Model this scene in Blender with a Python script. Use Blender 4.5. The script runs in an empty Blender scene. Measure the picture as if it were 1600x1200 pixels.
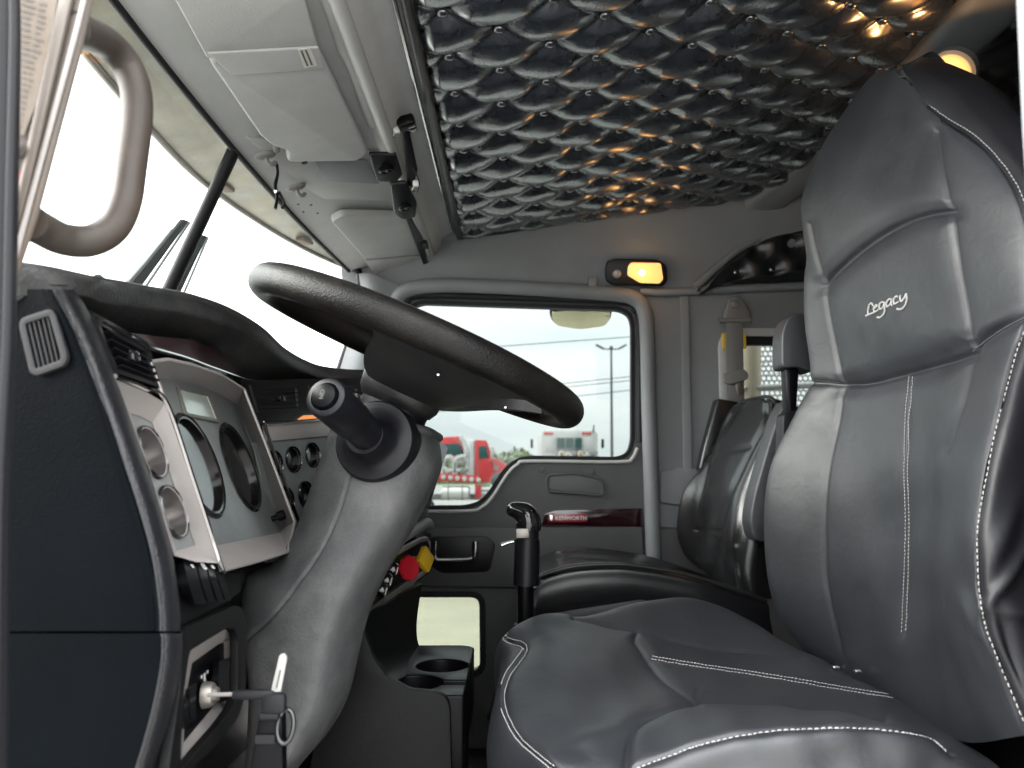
import bpy, bmesh, math, random
import numpy as np
from mathutils import Vector, Matrix
random.seed(7); np.random.seed(7)
SC = bpy.context.scene
COL = SC.collection
rad = math.radians

# ------------------------------------------------------------------ camera
# X runs to the rear of the truck, Y across the cab to the passenger side, Z up; the lens is the origin
FPX, TH = 1200.0, math.atan(140 / 1200)
cam_d = bpy.data.cameras.new('camera'); cam_d.sensor_width = 36; cam_d.lens = 36 * FPX / 1600
cam_d.clip_start = 0.02; cam_d.clip_end = 3000
cam_d.dof.use_dof = True; cam_d.dof.focus_distance = 1.15; cam_d.dof.aperture_fstop = 7.0
cam = bpy.data.objects.new('camera', cam_d); COL.objects.link(cam)
cam.rotation_euler = (math.pi / 2 + TH, 0, 0)
SC.camera = cam

# ------------------------------------------------------------------ overcast sky and weak sun
SUN_EL, SUN_AZ = rad(28), rad(264)
w = bpy.data.worlds.new('World'); SC.world = w; w.use_nodes = True
nt = w.node_tree; nt.nodes.clear()
def N(tree, kind, **kw):
    n = tree.nodes.new(kind)
    for k, v in kw.items(): setattr(n, k, v)
    return n
sky = N(nt, 'ShaderNodeTexSky', sky_type='NISHITA'); sky.sun_disc = False
sky.sun_elevation = SUN_EL; sky.sun_rotation = SUN_AZ
sky.air_density = 1.0; sky.dust_density = 4.0
tc = N(nt, 'ShaderNodeTexCoord'); sep = N(nt, 'ShaderNodeSeparateXYZ')
nt.links.new(tc.outputs['Generated'], sep.inputs[0])
# overcast luminance: (1 + 2 sin elevation) / 3 of the zenith
m1 = N(nt, 'ShaderNodeMath', operation='MAXIMUM'); m1.inputs[1].default_value = 0.0
nt.links.new(sep.outputs['Z'], m1.inputs[0])
m2 = N(nt, 'ShaderNodeMath', operation='MULTIPLY_ADD'); m2.inputs[1].default_value = 2 / 3; m2.inputs[2].default_value = 1 / 3
nt.links.new(m1.outputs[0], m2.inputs[0])
# cloud layer: stretched towards the horizon like a flat deck
mp = N(nt, 'ShaderNodeMapping'); mp.inputs['Scale'].default_value = (1.0, 1.0, 4.5)
nt.links.new(tc.outputs['Generated'], mp.inputs[0])
ns = N(nt, 'ShaderNodeTexNoise'); ns.inputs['Scale'].default_value = 3.2; ns.inputs['Detail'].default_value = 5; ns.inputs['Roughness'].default_value = .5
nt.links.new(mp.outputs[0], ns.inputs['Vector'])
cr = N(nt, 'ShaderNodeValToRGB')
cr.color_ramp.elements[0].position = .3; cr.color_ramp.elements[0].color = (.80, .85, .88, 1)
cr.color_ramp.elements[1].position = .68; cr.color_ramp.elements[1].color = (1.06, 1.06, 1.04, 1)
nt.links.new(ns.outputs['Fac'], cr.inputs[0])
mul = N(nt, 'ShaderNodeMix', data_type='RGBA', blend_type='MULTIPLY'); mul.inputs[0].default_value = 1
nt.links.new(cr.outputs[0], mul.inputs[6]); nt.links.new(m2.outputs[0], mul.inputs[7])
gain = N(nt, 'ShaderNodeMix', data_type='RGBA', blend_type='MULTIPLY'); gain.inputs[0].default_value = 1
gain.inputs[7].default_value = (22, 22, 22, 1)
nt.links.new(mul.outputs[2], gain.inputs[6])
mx = N(nt, 'ShaderNodeMix', data_type='RGBA'); mx.inputs[0].default_value = .93
nt.links.new(sky.outputs[0], mx.inputs[6]); nt.links.new(gain.outputs[2], mx.inputs[7])
bg = N(nt, 'ShaderNodeBackground'); bg.inputs['Strength'].default_value = .1
nt.links.new(mx.outputs[2], bg.inputs['Color'])
wo = N(nt, 'ShaderNodeOutputWorld'); nt.links.new(bg.outputs[0], wo.inputs['Surface'])
sl = bpy.data.lights.new('sun', 'SUN'); sl.energy = 2.0; sl.angle = rad(55); sl.color = (1, .97, .94)
so = bpy.data.objects.new('sun', sl); COL.objects.link(so)
sd = Vector((math.sin(SUN_AZ) * math.cos(SUN_EL), math.cos(SUN_AZ) * math.cos(SUN_EL), math.sin(SUN_EL)))
so.rotation_euler = sd.to_track_quat('Z', 'Y').to_euler(); so.location = sd * 50

# ------------------------------------------------------------------ picture settings
vs = SC.view_settings; vs.view_transform = 'Standard'; vs.look = 'None'; vs.gamma = 1; vs.exposure = 2.35
vs.use_curve_mapping = False
SC.render.engine = 'CYCLES'
cy = SC.cycles; cy.use_denoising = True; cy.max_bounces = 8; cy.diffuse_bounces = 4; cy.glossy_bounces = 3; cy.adaptive_threshold = .02
cy.transparent_max_bounces = 24; cy.transmission_bounces = 6; cy.sample_clamp_indirect = 4
cy.caustics_reflective = False; cy.caustics_refractive = False

# ------------------------------------------------------------------ geometry helpers
CT, ST = math.cos(TH), math.sin(TH)
def A(*p): return np.array(p, float)
def ray(px, py):
    a, b = (px - 800) / FPX, (600 - py) / FPX
    return A(a, CT - ST * b, ST + CT * b)
def at(px, py, Y=None, X=None, Z=None):
    d = ray(px, py)
    if Y is not None: return d * (Y / d[1])
    if X is not None: return d * (X / d[0])
    return d * (Z / d[2])
def on(px, py, pl):
    o, n = pl; d = ray(px, py)
    return d * (np.dot(o, n) / np.dot(d, n))
def plane3(a, b, c):
    n = np.cross(b - a, c - a); n /= np.linalg.norm(n)
    if np.dot(n, a) > 0: n = -n          # towards the lens
    return (a, n)
def pj(P):
    P = np.asarray(P, float)
    D = P[..., 1] * CT + P[..., 2] * ST; V = -P[..., 1] * ST + P[..., 2] * CT
    D = np.maximum(D, 1e-3)
    return np.stack([800 + FPX * P[..., 0] / D, 600 - FPX * V / D], -1)
def unit(v): v = np.asarray(v, float); return v / (np.linalg.norm(v) + 1e-12)

def thing(name, label, cat, loc=(0, 0, 0), group=None):
    o = bpy.data.objects.new(name, None); COL.objects.link(o); o.location = Vector([float(x) for x in loc])
    o.empty_display_size = .05
    o['label'] = label; o['category'] = cat
    if group: o['group'] = group
    return o
def tag(o, label=None, cat=None, group=None, kind=None):
    if label: o['label'] = label
    if cat: o['category'] = cat
    if group: o['group'] = group
    if kind: o['kind'] = kind
    return o
def link(name, me, mat, parent=None):
    o = bpy.data.objects.new(name, me); COL.objects.link(o)
    if mat is not None and not me.materials: me.materials.append(M[mat] if isinstance(mat, str) else mat)
    if parent is not None:
        o.parent = parent
        if parent.type == 'EMPTY': o.matrix_parent_inverse = Matrix.Translation(-parent.location)
    return o
def mesh(name, V, Fc, mat, parent=None, smooth=True, auto=None):
    me = bpy.data.meshes.new(name)
    me.from_pydata([tuple(float(c) for c in v) for v in V], [], [tuple(int(i) for i in f) for f in Fc])
    me.update()
    if smooth: me.polygons.foreach_set('use_smooth', [True] * len(me.polygons))
    if auto is not None: me.set_sharp_from_angle(angle=rad(auto))
    return link(name, me, mat, parent)
def from_bm(name, bm, mat, parent=None, auto=35):
    bmesh.ops.recalc_face_normals(bm, faces=bm.faces)
    me = bpy.data.meshes.new(name); bm.to_mesh(me); bm.free()
    me.polygons.foreach_set('use_smooth', [True] * len(me.polygons))
    me.set_sharp_from_angle(angle=rad(auto))
    return link(name, me, mat, parent)

def cr1(P, n, closed=False):
    """Catmull-Rom through the rows of P (k, ...), n samples"""
    P = np.asarray(P, float); k = len(P)
    if k == 2 and not closed:
        t = np.linspace(0, 1, n).reshape((-1,) + (1,) * (P.ndim - 1)); return P[0] * (1 - t) + P[1] * t
    if closed: Q = np.concatenate([P[-1:], P, P[:2]]); seg = k; T = np.linspace(0, seg, n, endpoint=False)
    else: Q = np.concatenate([2 * P[:1] - P[1:2], P, 2 * P[-1:] - P[-2:-1]]); seg = k - 1; T = np.linspace(0, seg, n)
    i = np.minimum(T.astype(int), seg - 1); t = (T - i).reshape((-1,) + (1,) * (P.ndim - 1))
    a, b, c, d = Q[i], Q[i + 1], Q[i + 2], Q[i + 3]
    return .5 * (2 * b + (c - a) * t + (2 * a - 5 * b + 4 * c - d) * t ** 2 + (3 * b - a - 3 * c + d) * t ** 3)
def grid(rows, nv, nu):
    G = cr1(rows, nv); return np.swapaxes(cr1(np.swapaxes(G, 0, 1), nu), 0, 1)
def gnorm(G, toward=None):
    du = np.gradient(G, axis=1); dv = np.gradient(G, axis=0); n = np.cross(du, dv)
    n /= (np.linalg.norm(n, axis=-1, keepdims=True) + 1e-12)
    if toward is None: toward = A(0, 0, 0)
    s = np.sign(np.sum(n * (toward - G)))
    return n * (s if s else 1)
def segdist(Pp, poly):
    """pixel distance of points (...,2) to a polyline"""
    poly = np.asarray(poly, float); best = np.full(Pp.shape[:-1], 1e9)
    for a, b in zip(poly[:-1], poly[1:]):
        ab = b - a; t = np.clip(((Pp - a) @ ab) / (ab @ ab + 1e-9), 0, 1)
        best = np.minimum(best, np.linalg.norm(Pp - (a + t[..., None] * ab), axis=-1))
    return best
def smooth_px(poly, n=40): return cr1(np.asarray(poly, float), n)
def crease(G, polys, depth, width, toward=None):
    n = gnorm(G, toward); Pp = pj(G)
    for pl in polys:
        d = segdist(Pp, smooth_px(pl, 60)); G = G - n * (depth * np.exp(-(d / width) ** 2))[..., None]
    return G
def crease_all(G, specs, toward=None):
    """seam grooves; where several meet the deepest one counts"""
    n = gnorm(G, toward); Pp = pj(G); H = np.zeros(G.shape[:2]); K = np.zeros(G.shape[:2])
    for pl, d1, w1, d2, w2 in specs:
        d = segdist(Pp, smooth_px(pl, 60)); H = np.maximum(H, d1 * np.exp(-(d / w1) ** 2)); K = np.maximum(K, d2 * np.exp(-(d / w2) ** 2))
    return G - n * (H + K)[..., None]
def on_grid(G, px, lift=0., toward=None):
    """points of the surface under a picture polyline"""
    n = gnorm(G, toward).reshape(-1, 3); Gf = G.reshape(-1, 3); vis = np.sum(n * Gf, 1) < 0
    nf = n[vis]; Gf = Gf[vis]; Pp = pj(Gf); out = []; no = []
    for p in px:
        d = np.linalg.norm(Pp - p, axis=1); k = np.argpartition(d, 4)[:4]; w = 1 / (d[k] + .05) ** 2; w /= w.sum()
        m = unit((nf[k] * w[:, None]).sum(0)); out.append((Gf[k] * w[:, None]).sum(0) + m * lift); no.append(m)
    return np.array(out), np.array(no)
def grid_mesh(name, G, mat, parent=None, thick=0., closed_u=False, closed_v=False, toward=None, auto=None):
    nv, nu = G.shape[:2]; V = list(G.reshape(-1, 3)); Fc = []
    uu = nu if closed_u else nu - 1; vv = nv if closed_v else nv - 1
    for j in range(vv):
        for i in range(uu):
            a, b = j * nu + i, j * nu + (i + 1) % nu; c, d = ((j + 1) % nv) * nu + (i + 1) % nu, ((j + 1) % nv) * nu + i
            Fc.append((a, b, c, d))
    if thick:
        n = gnorm(G, toward); o = nv * nu; V += list((G - n * thick).reshape(-1, 3))
        Fc += [(d + o, c + o, b + o, a + o) for a, b, c, d in Fc]
        rim = [(0, i, 0, i + 1) for i in range(nu - 1)] + [(i_ + 0, nu - 1, i_ + 1, nu - 1) for i_ in range(nv - 1)] \
            + [(nv - 1, i + 1, nv - 1, i) for i in reversed(range(nu - 1))] + [(i_ + 1, 0, i_, 0) for i_ in reversed(range(nv - 1))]
        for r0, c0, r1, c1 in rim:
            a, b = r0 * nu + c0, r1 * nu + c1; Fc.append((b, a, a + o, b + o))
    me = bpy.data.meshes.new(name); me.from_pydata([tuple(v) for v in V], [], Fc); me.update()
    bm = bmesh.new(); bm.from_mesh(me); bmesh.ops.recalc_face_normals(bm, faces=bm.faces); bm.to_mesh(me); bm.free()
    me.polygons.foreach_set('use_smooth', [True] * len(me.polygons))
    if auto is not None: me.set_sharp_from_angle(angle=rad(auto))
    elif thick: me.set_sharp_from_angle(angle=rad(60))
    return link(name, me, mat, parent)
def patch(name, rows, mat, parent=None, nv=40, nu=40, thick=0., creases=(), toward=None):
    G = grid(np.array(rows, float), nv, nu)
    for pl, dp, wd in creases: G = crease(G, [pl], dp, wd, toward)
    return grid_mesh(name, G, mat, parent, thick, toward=toward), G

def tube_data(path, r, ns=12, closed=False, flat=1.0, up=None, caps=True):
    P = np.asarray(path, float); n = len(P); r = np.broadcast_to(np.asarray(r, float), (n,))
    T = np.gradient(P, axis=0)
    if closed: T = np.roll(P, -1, 0) - np.roll(P, 1, 0)
    T = T / (np.linalg.norm(T, axis=1, keepdims=True) + 1e-12)
    u = np.array(up, float) if up is not None else (A(0, 0, 1) if abs(T[0][2]) < .9 else A(1, 0, 0))
    V = []; 
    for i in range(n):
        u = unit(u - T[i] * np.dot(u, T[i])); v = np.cross(T[i], u)
        for k in range(ns):
            a = 2 * math.pi * k / ns; V.append(P[i] + r[i] * (math.cos(a) * u * flat + math.sin(a) * v))
    Fc = [(i * ns + k, i * ns + (k + 1) % ns, ((i + 1) % n) * ns + (k + 1) % ns, ((i + 1) % n) * ns + k)
          for i in range(n if closed else n - 1) for k in range(ns)]
    if not closed and caps: Fc += [tuple(range(ns))[::-1], tuple(range((n - 1) * ns, n * ns))]
    return V, Fc
def tube(name, path, r, mat, parent=None, ns=12, closed=False, flat=1.0, up=None, n=None):
    if n: path = cr1(path, n, closed); 
    if n and np.ndim(r): r = cr1(np.asarray(r, float), n, closed)
    V, Fc = tube_data(path, r, ns, closed, flat, up)
    return mesh(name, V, Fc, mat, parent, auto=50)
def frame_axes(n, up=(0, 0, 1)):
    n = unit(n); u = np.asarray(up, float)
    if abs(np.dot(u, n)) > .98: u = A(1, 0, 0)
    y = unit(u - n * np.dot(u, n)); x = np.cross(y, n)
    return x, y, n
def lathe(name, prof, o, axis, mat, parent=None, ns=32, up=(0, 0, 1), auto=35, squash=1.0, caps=True):
    """prof: list of (radius, height along axis)"""
    x, y, z = frame_axes(axis, up); V = []; Fc = []; n = len(prof)
    for r, h in prof:
        for k in range(ns):
            a = 2 * math.pi * k / ns; V.append(o + z * h + r * (math.cos(a) * x * squash + math.sin(a) * y))
    for i in range(n - 1):
        for k in range(ns): Fc.append((i * ns + k, i * ns + (k + 1) % ns, (i + 1) * ns + (k + 1) % ns, (i + 1) * ns + k))
    if caps and prof[0][0] > 1e-5: Fc.append(tuple(range(ns))[::-1])
    if caps and prof[-1][0] > 1e-5: Fc.append(tuple(range((n - 1) * ns, n * ns)))
    me = bpy.data.meshes.new(name); me.from_pydata([tuple(v) for v in V], [], Fc)
    bm = bmesh.new(); bm.from_mesh(me); bmesh.ops.remove_doubles(bm, verts=bm.verts, dist=1e-6)
    return from_bm(name, bm, mat, parent, auto)
def prism(name, poly, vec, mat, parent=None, bev=0., seg=2, auto=35, holes=()):
    """closed planar outline (3D points) pushed along vec, with optional holes"""
    bm = bmesh.new(); vec = Vector([float(c) for c in vec])
    if holes:
        loops = [poly] + list(holes); edges = []
        for lp in loops:
            vs_ = [bm.verts.new([float(c) for c in p]) for p in lp]
            edges += [bm.edges.new((vs_[i], vs_[(i + 1) % len(vs_)])) for i in range(len(vs_))]
        bmesh.ops.triangle_fill(bm, use_beauty=True, use_dissolve=False, edges=edges)
        fs = bm.faces[:]
    else: fs = [bm.faces.new([bm.verts.new([float(c) for c in p]) for p in poly])]
    r = bmesh.ops.extrude_face_region(bm, geom=fs)
    bmesh.ops.translate(bm, vec=vec, verts=[v for v in r['geom'] if isinstance(v, bmesh.types.BMVert)])
    bmesh.ops.recalc_face_normals(bm, faces=bm.faces)
    if bev:
        bm.normal_update()
        ed = [e for e in bm.edges if len(e.link_faces) == 2 and e.calc_face_angle(0) > rad(40)]
        bmesh.ops.bevel(bm, geom=ed, offset=bev, segments=seg, profile=.5, affect='EDGES', clamp_overlap=True)
    return from_bm(name, bm, mat, parent, auto)
def box(name, c, size, mat, parent=None, bev=0.004, ax=None, seg=2, auto=35):
    x, y, z = ax if ax is not None else (A(1, 0, 0), A(0, 1, 0), A(0, 0, 1))
    c = np.asarray(c, float); sx, sy, sz = [s / 2 for s in size]
    poly = [c - x * sx - y * sy - z * sz, c + x * sx - y * sy - z * sz, c + x * sx + y * sy - z * sz, c - x * sx + y * sy - z * sz]
    return prism(name, poly, z * 2 * sz, mat, parent, min(bev, sx * .95, sy * .95, sz * .95), seg, auto)
def rrect(c, x, y, wx, wy, r, n=5):
    """rounded rectangle outline around c in axes x, y"""
    out = []
    for qx, qy, a0 in ((1, 1, 0), (-1, 1, 90), (-1, -1, 180), (1, -1, 270)):
        for k in range(n + 1):
            a = rad(a0 + 90 * k / n); out.append(c + x * (qx * (wx / 2 - r) + r * math.cos(a)) + y * (qy * (wy / 2 - r) + r * math.sin(a)))
    return out
def offs(poly, d):
    """planar outline shrunk (d>0) towards its middle along vertex normals"""
    P = np.asarray(poly, float); c = P.mean(0); n = unit(np.cross(P[1] - P[0], c - P[0]))
    out = []
    for i in range(len(P)):
        a, b = unit(P[i] - P[i - 1]), unit(P[(i + 1) % len(P)] - P[i]); m = unit(np.cross(n, a) + np.cross(n, b))
        out.append(P[i] + m * d / max(.4, np.dot(m, np.cross(n, a))))
    return out
def pxpoly(pts, pl, n=0):
    if n: pts = cr1(np.array(pts, float), n, True)
    return [on(a, b, pl) for a, b in pts]
def roundpoly(P, r, n=4):
    """outline with its corners rounded; r in the units of P"""
    P = np.asarray(P, float); out = []; rr = np.broadcast_to(np.asarray(r, float), (len(P),))
    for i in range(len(P)):
        p, a, b = P[i], P[i - 1], P[(i + 1) % len(P)]
        la, lb = np.linalg.norm(a - p), np.linalg.norm(b - p); q = min(rr[i], la * .49, lb * .49)
        s, e = p + (a - p) / la * q, p + (b - p) / lb * q
        if q < 1e-6: out.append(p); continue
        for k in range(n + 1):
            t = k / n; out.append((1 - t) ** 2 * s + 2 * t * (1 - t) * p + t * t * e)
    return out
def stitches(name, pts, nrm, mat, parent, pitch=.0062, ln=.0044, r=.00066):
    """a run of thread stitches lying on a surface"""
    P = np.asarray(pts); s = np.concatenate([[0], np.cumsum(np.linalg.norm(np.diff(P, axis=0), axis=1))])
    V = []; Fc = []; k = 0; x = pitch * .3
    f = lambda q: A(*[np.interp(q, s, P[:, i]) for i in range(3)])
    g = lambda q: unit(A(*[np.interp(q, s, nrm[:, i]) for i in range(3)]))
    while x + ln < s[-1]:
        a, m, b, n = f(x), f(x + ln / 2), f(x + ln), g(x + ln / 2)
        v, fc = tube_data([a - n * r * .3, (a + m) / 2 + n * r * .6, m + n * r * .8, (b + m) / 2 + n * r * .6, b - n * r * .3], [r * .6, r, r, r, r * .6], 5, up=n)
        V += v; Fc += [tuple(i + k for i in q) for q in fc]; k += len(v); x += pitch
    return tag(mesh(name, V, Fc, mat, parent), kind='stuff')
def text(name, s, o, x, y, size, depth, mat, parent=None, bold=0., align='CENTER'):
    cu = bpy.data.curves.new(name, 'FONT'); cu.body = s; cu.size = size; cu.extrude = depth; cu.align_x = align; cu.align_y = 'CENTER'; cu.offset = bold
    cu.resolution_u = 3
    ob = bpy.data.objects.new(name, cu); COL.objects.link(ob)
    dg = bpy.context.evaluated_depsgraph_get(); me = bpy.data.meshes.new_from_object(ob.evaluated_get(dg)); bpy.data.objects.remove(ob); bpy.data.curves.remove(cu)
    z = np.cross(x, y); R = Matrix(((x[0], y[0], z[0], o[0]), (x[1], y[1], z[1], o[1]), (x[2], y[2], z[2], o[2]), (0, 0, 0, 1)))
    me.transform(R); me.name = name; me.materials.clear()
    return link(name, me, mat, parent)
# ------------------------------------------------------------------ materials
M = {}
def mat(name, col, rough=.5, metal=0., spec=.5, bump=None, var=0., vscale=8., rvar=0., coat=0., crough=.08, dust=None, emit=None, stretch=None):
    """bump: (kind, scale, strength, distance); var: colour mottling; dust: (colour, amount, scale)"""
    m = bpy.data.materials.new(name); m.use_nodes = True; t = m.node_tree; b = t.nodes['Principled BSDF']
    b.inputs['Base Color'].default_value = (*col, 1); b.inputs['Roughness'].default_value = rough; b.inputs['Metallic'].default_value = metal
    b.inputs['Specular IOR Level'].default_value = spec
    if coat: b.inputs['Coat Weight'].default_value = coat; b.inputs['Coat Roughness'].default_value = crough
    c = N(t, 'ShaderNodeTexCoord'); src = c.outputs['Object']
    if stretch:
        mpn = N(t, 'ShaderNodeMapping'); mpn.inputs['Scale'].default_value = stretch; t.links.new(src, mpn.inputs[0]); src = mpn.outputs[0]
    col_out = None
    if var or rvar or dust:
        n1 = N(t, 'ShaderNodeTexNoise'); n1.inputs['Scale'].default_value = vscale; n1.inputs['Detail'].default_value = 6; n1.inputs['Roughness'].default_value = .62
        t.links.new(src, n1.inputs['Vector'])
    if var:
        r = N(t, 'ShaderNodeValToRGB'); r.color_ramp.elements[0].position = .3; r.color_ramp.elements[1].position = .72
        r.color_ramp.elements[0].color = (*[x * (1 - var) for x in col], 1); r.color_ramp.elements[1].color = (*[min(1, x * (1 + var)) for x in col], 1)
        t.links.new(n1.outputs['Fac'], r.inputs[0]); col_out = r.outputs[0]
    if dust:
        n2 = N(t, 'ShaderNodeTexNoise'); n2.inputs['Scale'].default_value = dust[2]; n2.inputs['Detail'].default_value = 9; n2.inputs['Roughness'].default_value = .7
        t.links.new(src, n2.inputs['Vector'])
        r2 = N(t, 'ShaderNodeMapRange'); r2.inputs[1].default_value = .42; r2.inputs[2].default_value = .75; r2.inputs[4].default_value = dust[1]
        t.links.new(n2.outputs['Fac'], r2.inputs[0])
        mxn = N(t, 'ShaderNodeMix', data_type='RGBA'); t.links.new(r2.outputs[0], mxn.inputs[0]); mxn.inputs[7].default_value = (*dust[0], 1)
        if col_out: t.links.new(col_out, mxn.inputs[6])
        else: mxn.inputs[6].default_value = (*col, 1)
        col_out = mxn.outputs[2]
    if col_out: t.links.new(col_out, b.inputs['Base Color'])
    if rvar:
        r3 = N(t, 'ShaderNodeMapRange'); r3.inputs[1].default_value = .3; r3.inputs[2].default_value = .7; r3.inputs[3].default_value = max(.02, rough - rvar); r3.inputs[4].default_value = min(1, rough + rvar)
        t.links.new(n1.outputs['Fac'], r3.inputs[0]); t.links.new(r3.outputs[0], b.inputs['Roughness'])
    if bump:
        kind, sc, st, di = bump
        if kind == 'seat':
            v = N(t, 'ShaderNodeTexVoronoi', feature='F1'); v.inputs['Scale'].default_value = sc; t.links.new(src, v.inputs['Vector'])
            wn = N(t, 'ShaderNodeTexNoise'); wn.inputs['Scale'].default_value = 38; wn.inputs['Detail'].default_value = 5; wn.inputs['Roughness'].default_value = .55; wn.inputs['Distortion'].default_value = .6
            t.links.new(src, wn.inputs['Vector'])
            ad = N(t, 'ShaderNodeMath', operation='MULTIPLY_ADD'); t.links.new(wn.outputs['Fac'], ad.inputs[0]); ad.inputs[1].default_value = 9; t.links.new(v.outputs['Distance'], ad.inputs[2]); h = ad.outputs[0]
        elif kind == 'leather':
            v = N(t, 'ShaderNodeTexVoronoi', feature='F1'); v.inputs['Scale'].default_value = sc; v.inputs['Randomness'].default_value = 1
            wn = N(t, 'ShaderNodeTexNoise'); wn.inputs['Scale'].default_value = sc * .4; wn.inputs['Detail'].default_value = 4
            t.links.new(src, v.inputs['Vector']); t.links.new(src, wn.inputs['Vector'])
            ad = N(t, 'ShaderNodeMath', operation='ADD'); t.links.new(v.outputs['Distance'], ad.inputs[0]); t.links.new(wn.outputs['Fac'], ad.inputs[1]); h = ad.outputs[0]
        else:
            wn = N(t, 'ShaderNodeTexNoise'); wn.inputs['Scale'].default_value = sc; wn.inputs['Detail'].default_value = 6; wn.inputs['Roughness'].default_value = .65
            t.links.new(src, wn.inputs['Vector']); h = wn.outputs['Fac']
        bp = N(t, 'ShaderNodeBump'); bp.inputs['Strength'].default_value = st; bp.inputs['Distance'].default_value = di
        t.links.new(h, bp.inputs['Height']); t.links.new(bp.outputs[0], b.inputs['Normal'])
    if emit:
        b.inputs['Emission Color'].default_value = (*emit[0], 1); b.inputs['Emission Strength'].default_value = emit[1]
    M[name] = m; return m
def glass(name, tint, refl=.06, rough=0.0):
    m = bpy.data.materials.new(name); m.use_nodes = True; t = m.node_tree; t.nodes.clear()
    tr = N(t, 'ShaderNodeBsdfTransparent'); tr.inputs[0].default_value = (*tint, 1)
    gl = N(t, 'ShaderNodeBsdfGlossy'); gl.inputs['Roughness'].default_value = rough; gl.inputs[0].default_value = (.9, .95, .93, 1)
    lw = N(t, 'ShaderNodeFresnel'); lw.inputs[0].default_value = 1.35
    mxs = N(t, 'ShaderNodeMixShader'); gm = N(t, 'ShaderNodeNewGeometry'); k1 = N(t, 'ShaderNodeMath', operation='SUBTRACT'); k1.inputs[0].default_value = 1; t.links.new(gm.outputs['Backfacing'], k1.inputs[1])
    k2 = N(t, 'ShaderNodeMath', operation='MULTIPLY'); t.links.new(lw.outputs[0], k2.inputs[0]); t.links.new(k1.outputs[0], k2.inputs[1]); t.links.new(k2.outputs[0], mxs.inputs[0]); t.links.new(tr.outputs[0], mxs.inputs[1]); t.links.new(gl.outputs[0], mxs.inputs[2])
    o = N(t, 'ShaderNodeOutputMaterial'); t.links.new(mxs.outputs[0], o.inputs['Surface']); M[name] = m; return m

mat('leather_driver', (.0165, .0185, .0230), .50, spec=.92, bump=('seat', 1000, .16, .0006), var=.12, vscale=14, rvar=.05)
mat('leather_shaded', (.013, .013, .016), .45, spec=.4, bump=('seat', 1000, .16, .0006), var=.12, vscale=14, rvar=.05)
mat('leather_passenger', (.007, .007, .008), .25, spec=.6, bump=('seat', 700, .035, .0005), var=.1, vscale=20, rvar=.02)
mat('leather_ceiling', (.020, .025, .034), .27, spec=1.0, coat=1.0, crough=.22, bump=('noise', 26, .03, .003), rvar=.03, vscale=20); M['leather_ceiling'].node_tree.nodes['Principled BSDF'].inputs['Coat IOR'].default_value = 2.2
mat('leather_black', (.014, .017, .021), .34, spec=.6, bump=('noise', 60, .10, .002))
mat('thread', (.42, .42, .41), .7, bump=('noise', 900, .3, .0005))
mat('thread_dark', (.10, .10, .10), .7)
mat('piping', (.012, .012, .013), .35)
mat('trim_grey', (.200, .209, .221), .62, bump=('leather', 420, .25, .0006), var=.08, vscale=6)
mat('trim_dark', (.052, .050, .052), .6, bump=('leather', 420, .25, .0006), var=.1, vscale=6)
mat('door_vinyl', (.064, .065, .067), .55, bump=('leather', 420, .25, .0006), var=.1, vscale=6)
mat('header_beige', (.440, .445, .443), .62, bump=('leather', 520, .18, .0005), var=.07, vscale=7, dust=((.26, .25, .235), .35, 5))
mat('visor_vinyl', (.450, .454, .452), .55, bump=('leather', 420, .2, .0006), var=.06, vscale=9, dust=((.25, .24, .225), .3, 6))
mat('dash_black', (.0010, .0018, .0028), .46, spec=.035, bump=('leather', 520, .30, .0007), var=.2, vscale=12, rvar=.05)  # flat of the end panel; its shade is put into the near-black
mat('dash_roll', (.008, .008, .010), .42, spec=.5, bump=('leather', 420, .4, .0009))  # lighter copy of dash_black: the roll's edge highlight put into its material
mat('vent_frame', (.016, .016, .018), .55, spec=.3)
mat('pocket_lit', (.095, .097, .098), .6, bump=('leather', 420, .25, .0006))
mat('dash_hood', (.016, .016, .017), .5, bump=('leather', 300, .4, .001), dust=((.12, .11, .10), .3, 25))
mat('dash_plain', (.0055, .0055, .006), .45, spec=.12, bump=('leather', 500, .2, .0006))
mat('column_plastic', (.047, .048, .050), .58, bump=('noise', 260, .7, .0014), var=.22, vscale=9, dust=((.14, .135, .13), .45, 18))
mat('black_plastic', (.006, .006, .008), .40, spec=.28, bump=('noise', 500, .08, .0004))
mat('black_gloss', (.008, .008, .009), .12, coat=.4)
mat('black_satin', (.003, .003, .004), .36, spec=.12)
mat('rubber', (.007, .007, .009), .6, spec=.3, bump=('noise', 300, .15, .0006))
mat('silver_trim', (.34, .312, .30), .40, metal=.35, bump=('noise', 700, .05, .0003), var=.05, vscale=20)
mat('silver_face', (.20, .215, .215), .42, metal=.45, dust=((.34, .35, .34), .4, 30), bump=('noise', 800, .05, .0003))
mat('chrome', (.78, .77, .76), .09, metal=1, rvar=.04, vscale=30)
mat('dull_metal', (.27, .25, .23), .42, metal=.8, var=.25, vscale=25, rvar=.12, bump=('noise', 120, .12, .0006))
mat('handle_metal', (.046, .038, .033), .5, metal=.0, spec=.3, var=.28, vscale=14, rvar=.1, bump=('noise', 200, .15, .0008), dust=((.09, .06, .04), .35, 12))
mat('jamb_paint', (.135, .115, .10), .5, metal=.25, var=.15, vscale=14, dust=((.20, .10, .045), .7, 7), bump=('noise', 90, .2, .001))
mat('wheel_skin', (.004, .0038, .0036), .42, spec=.2, bump=('leather', 520, .35, .0010), dust=((.026, .02, .017), .4, 16), rvar=.08, vscale=20)
mat('wood_burgundy', (.020, .004, .007), .12, coat=.6, var=.5, vscale=20, stretch=(1, 12, 12))
mat('red_badge', (.30, .012, .03), .3, coat=.5)
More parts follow.
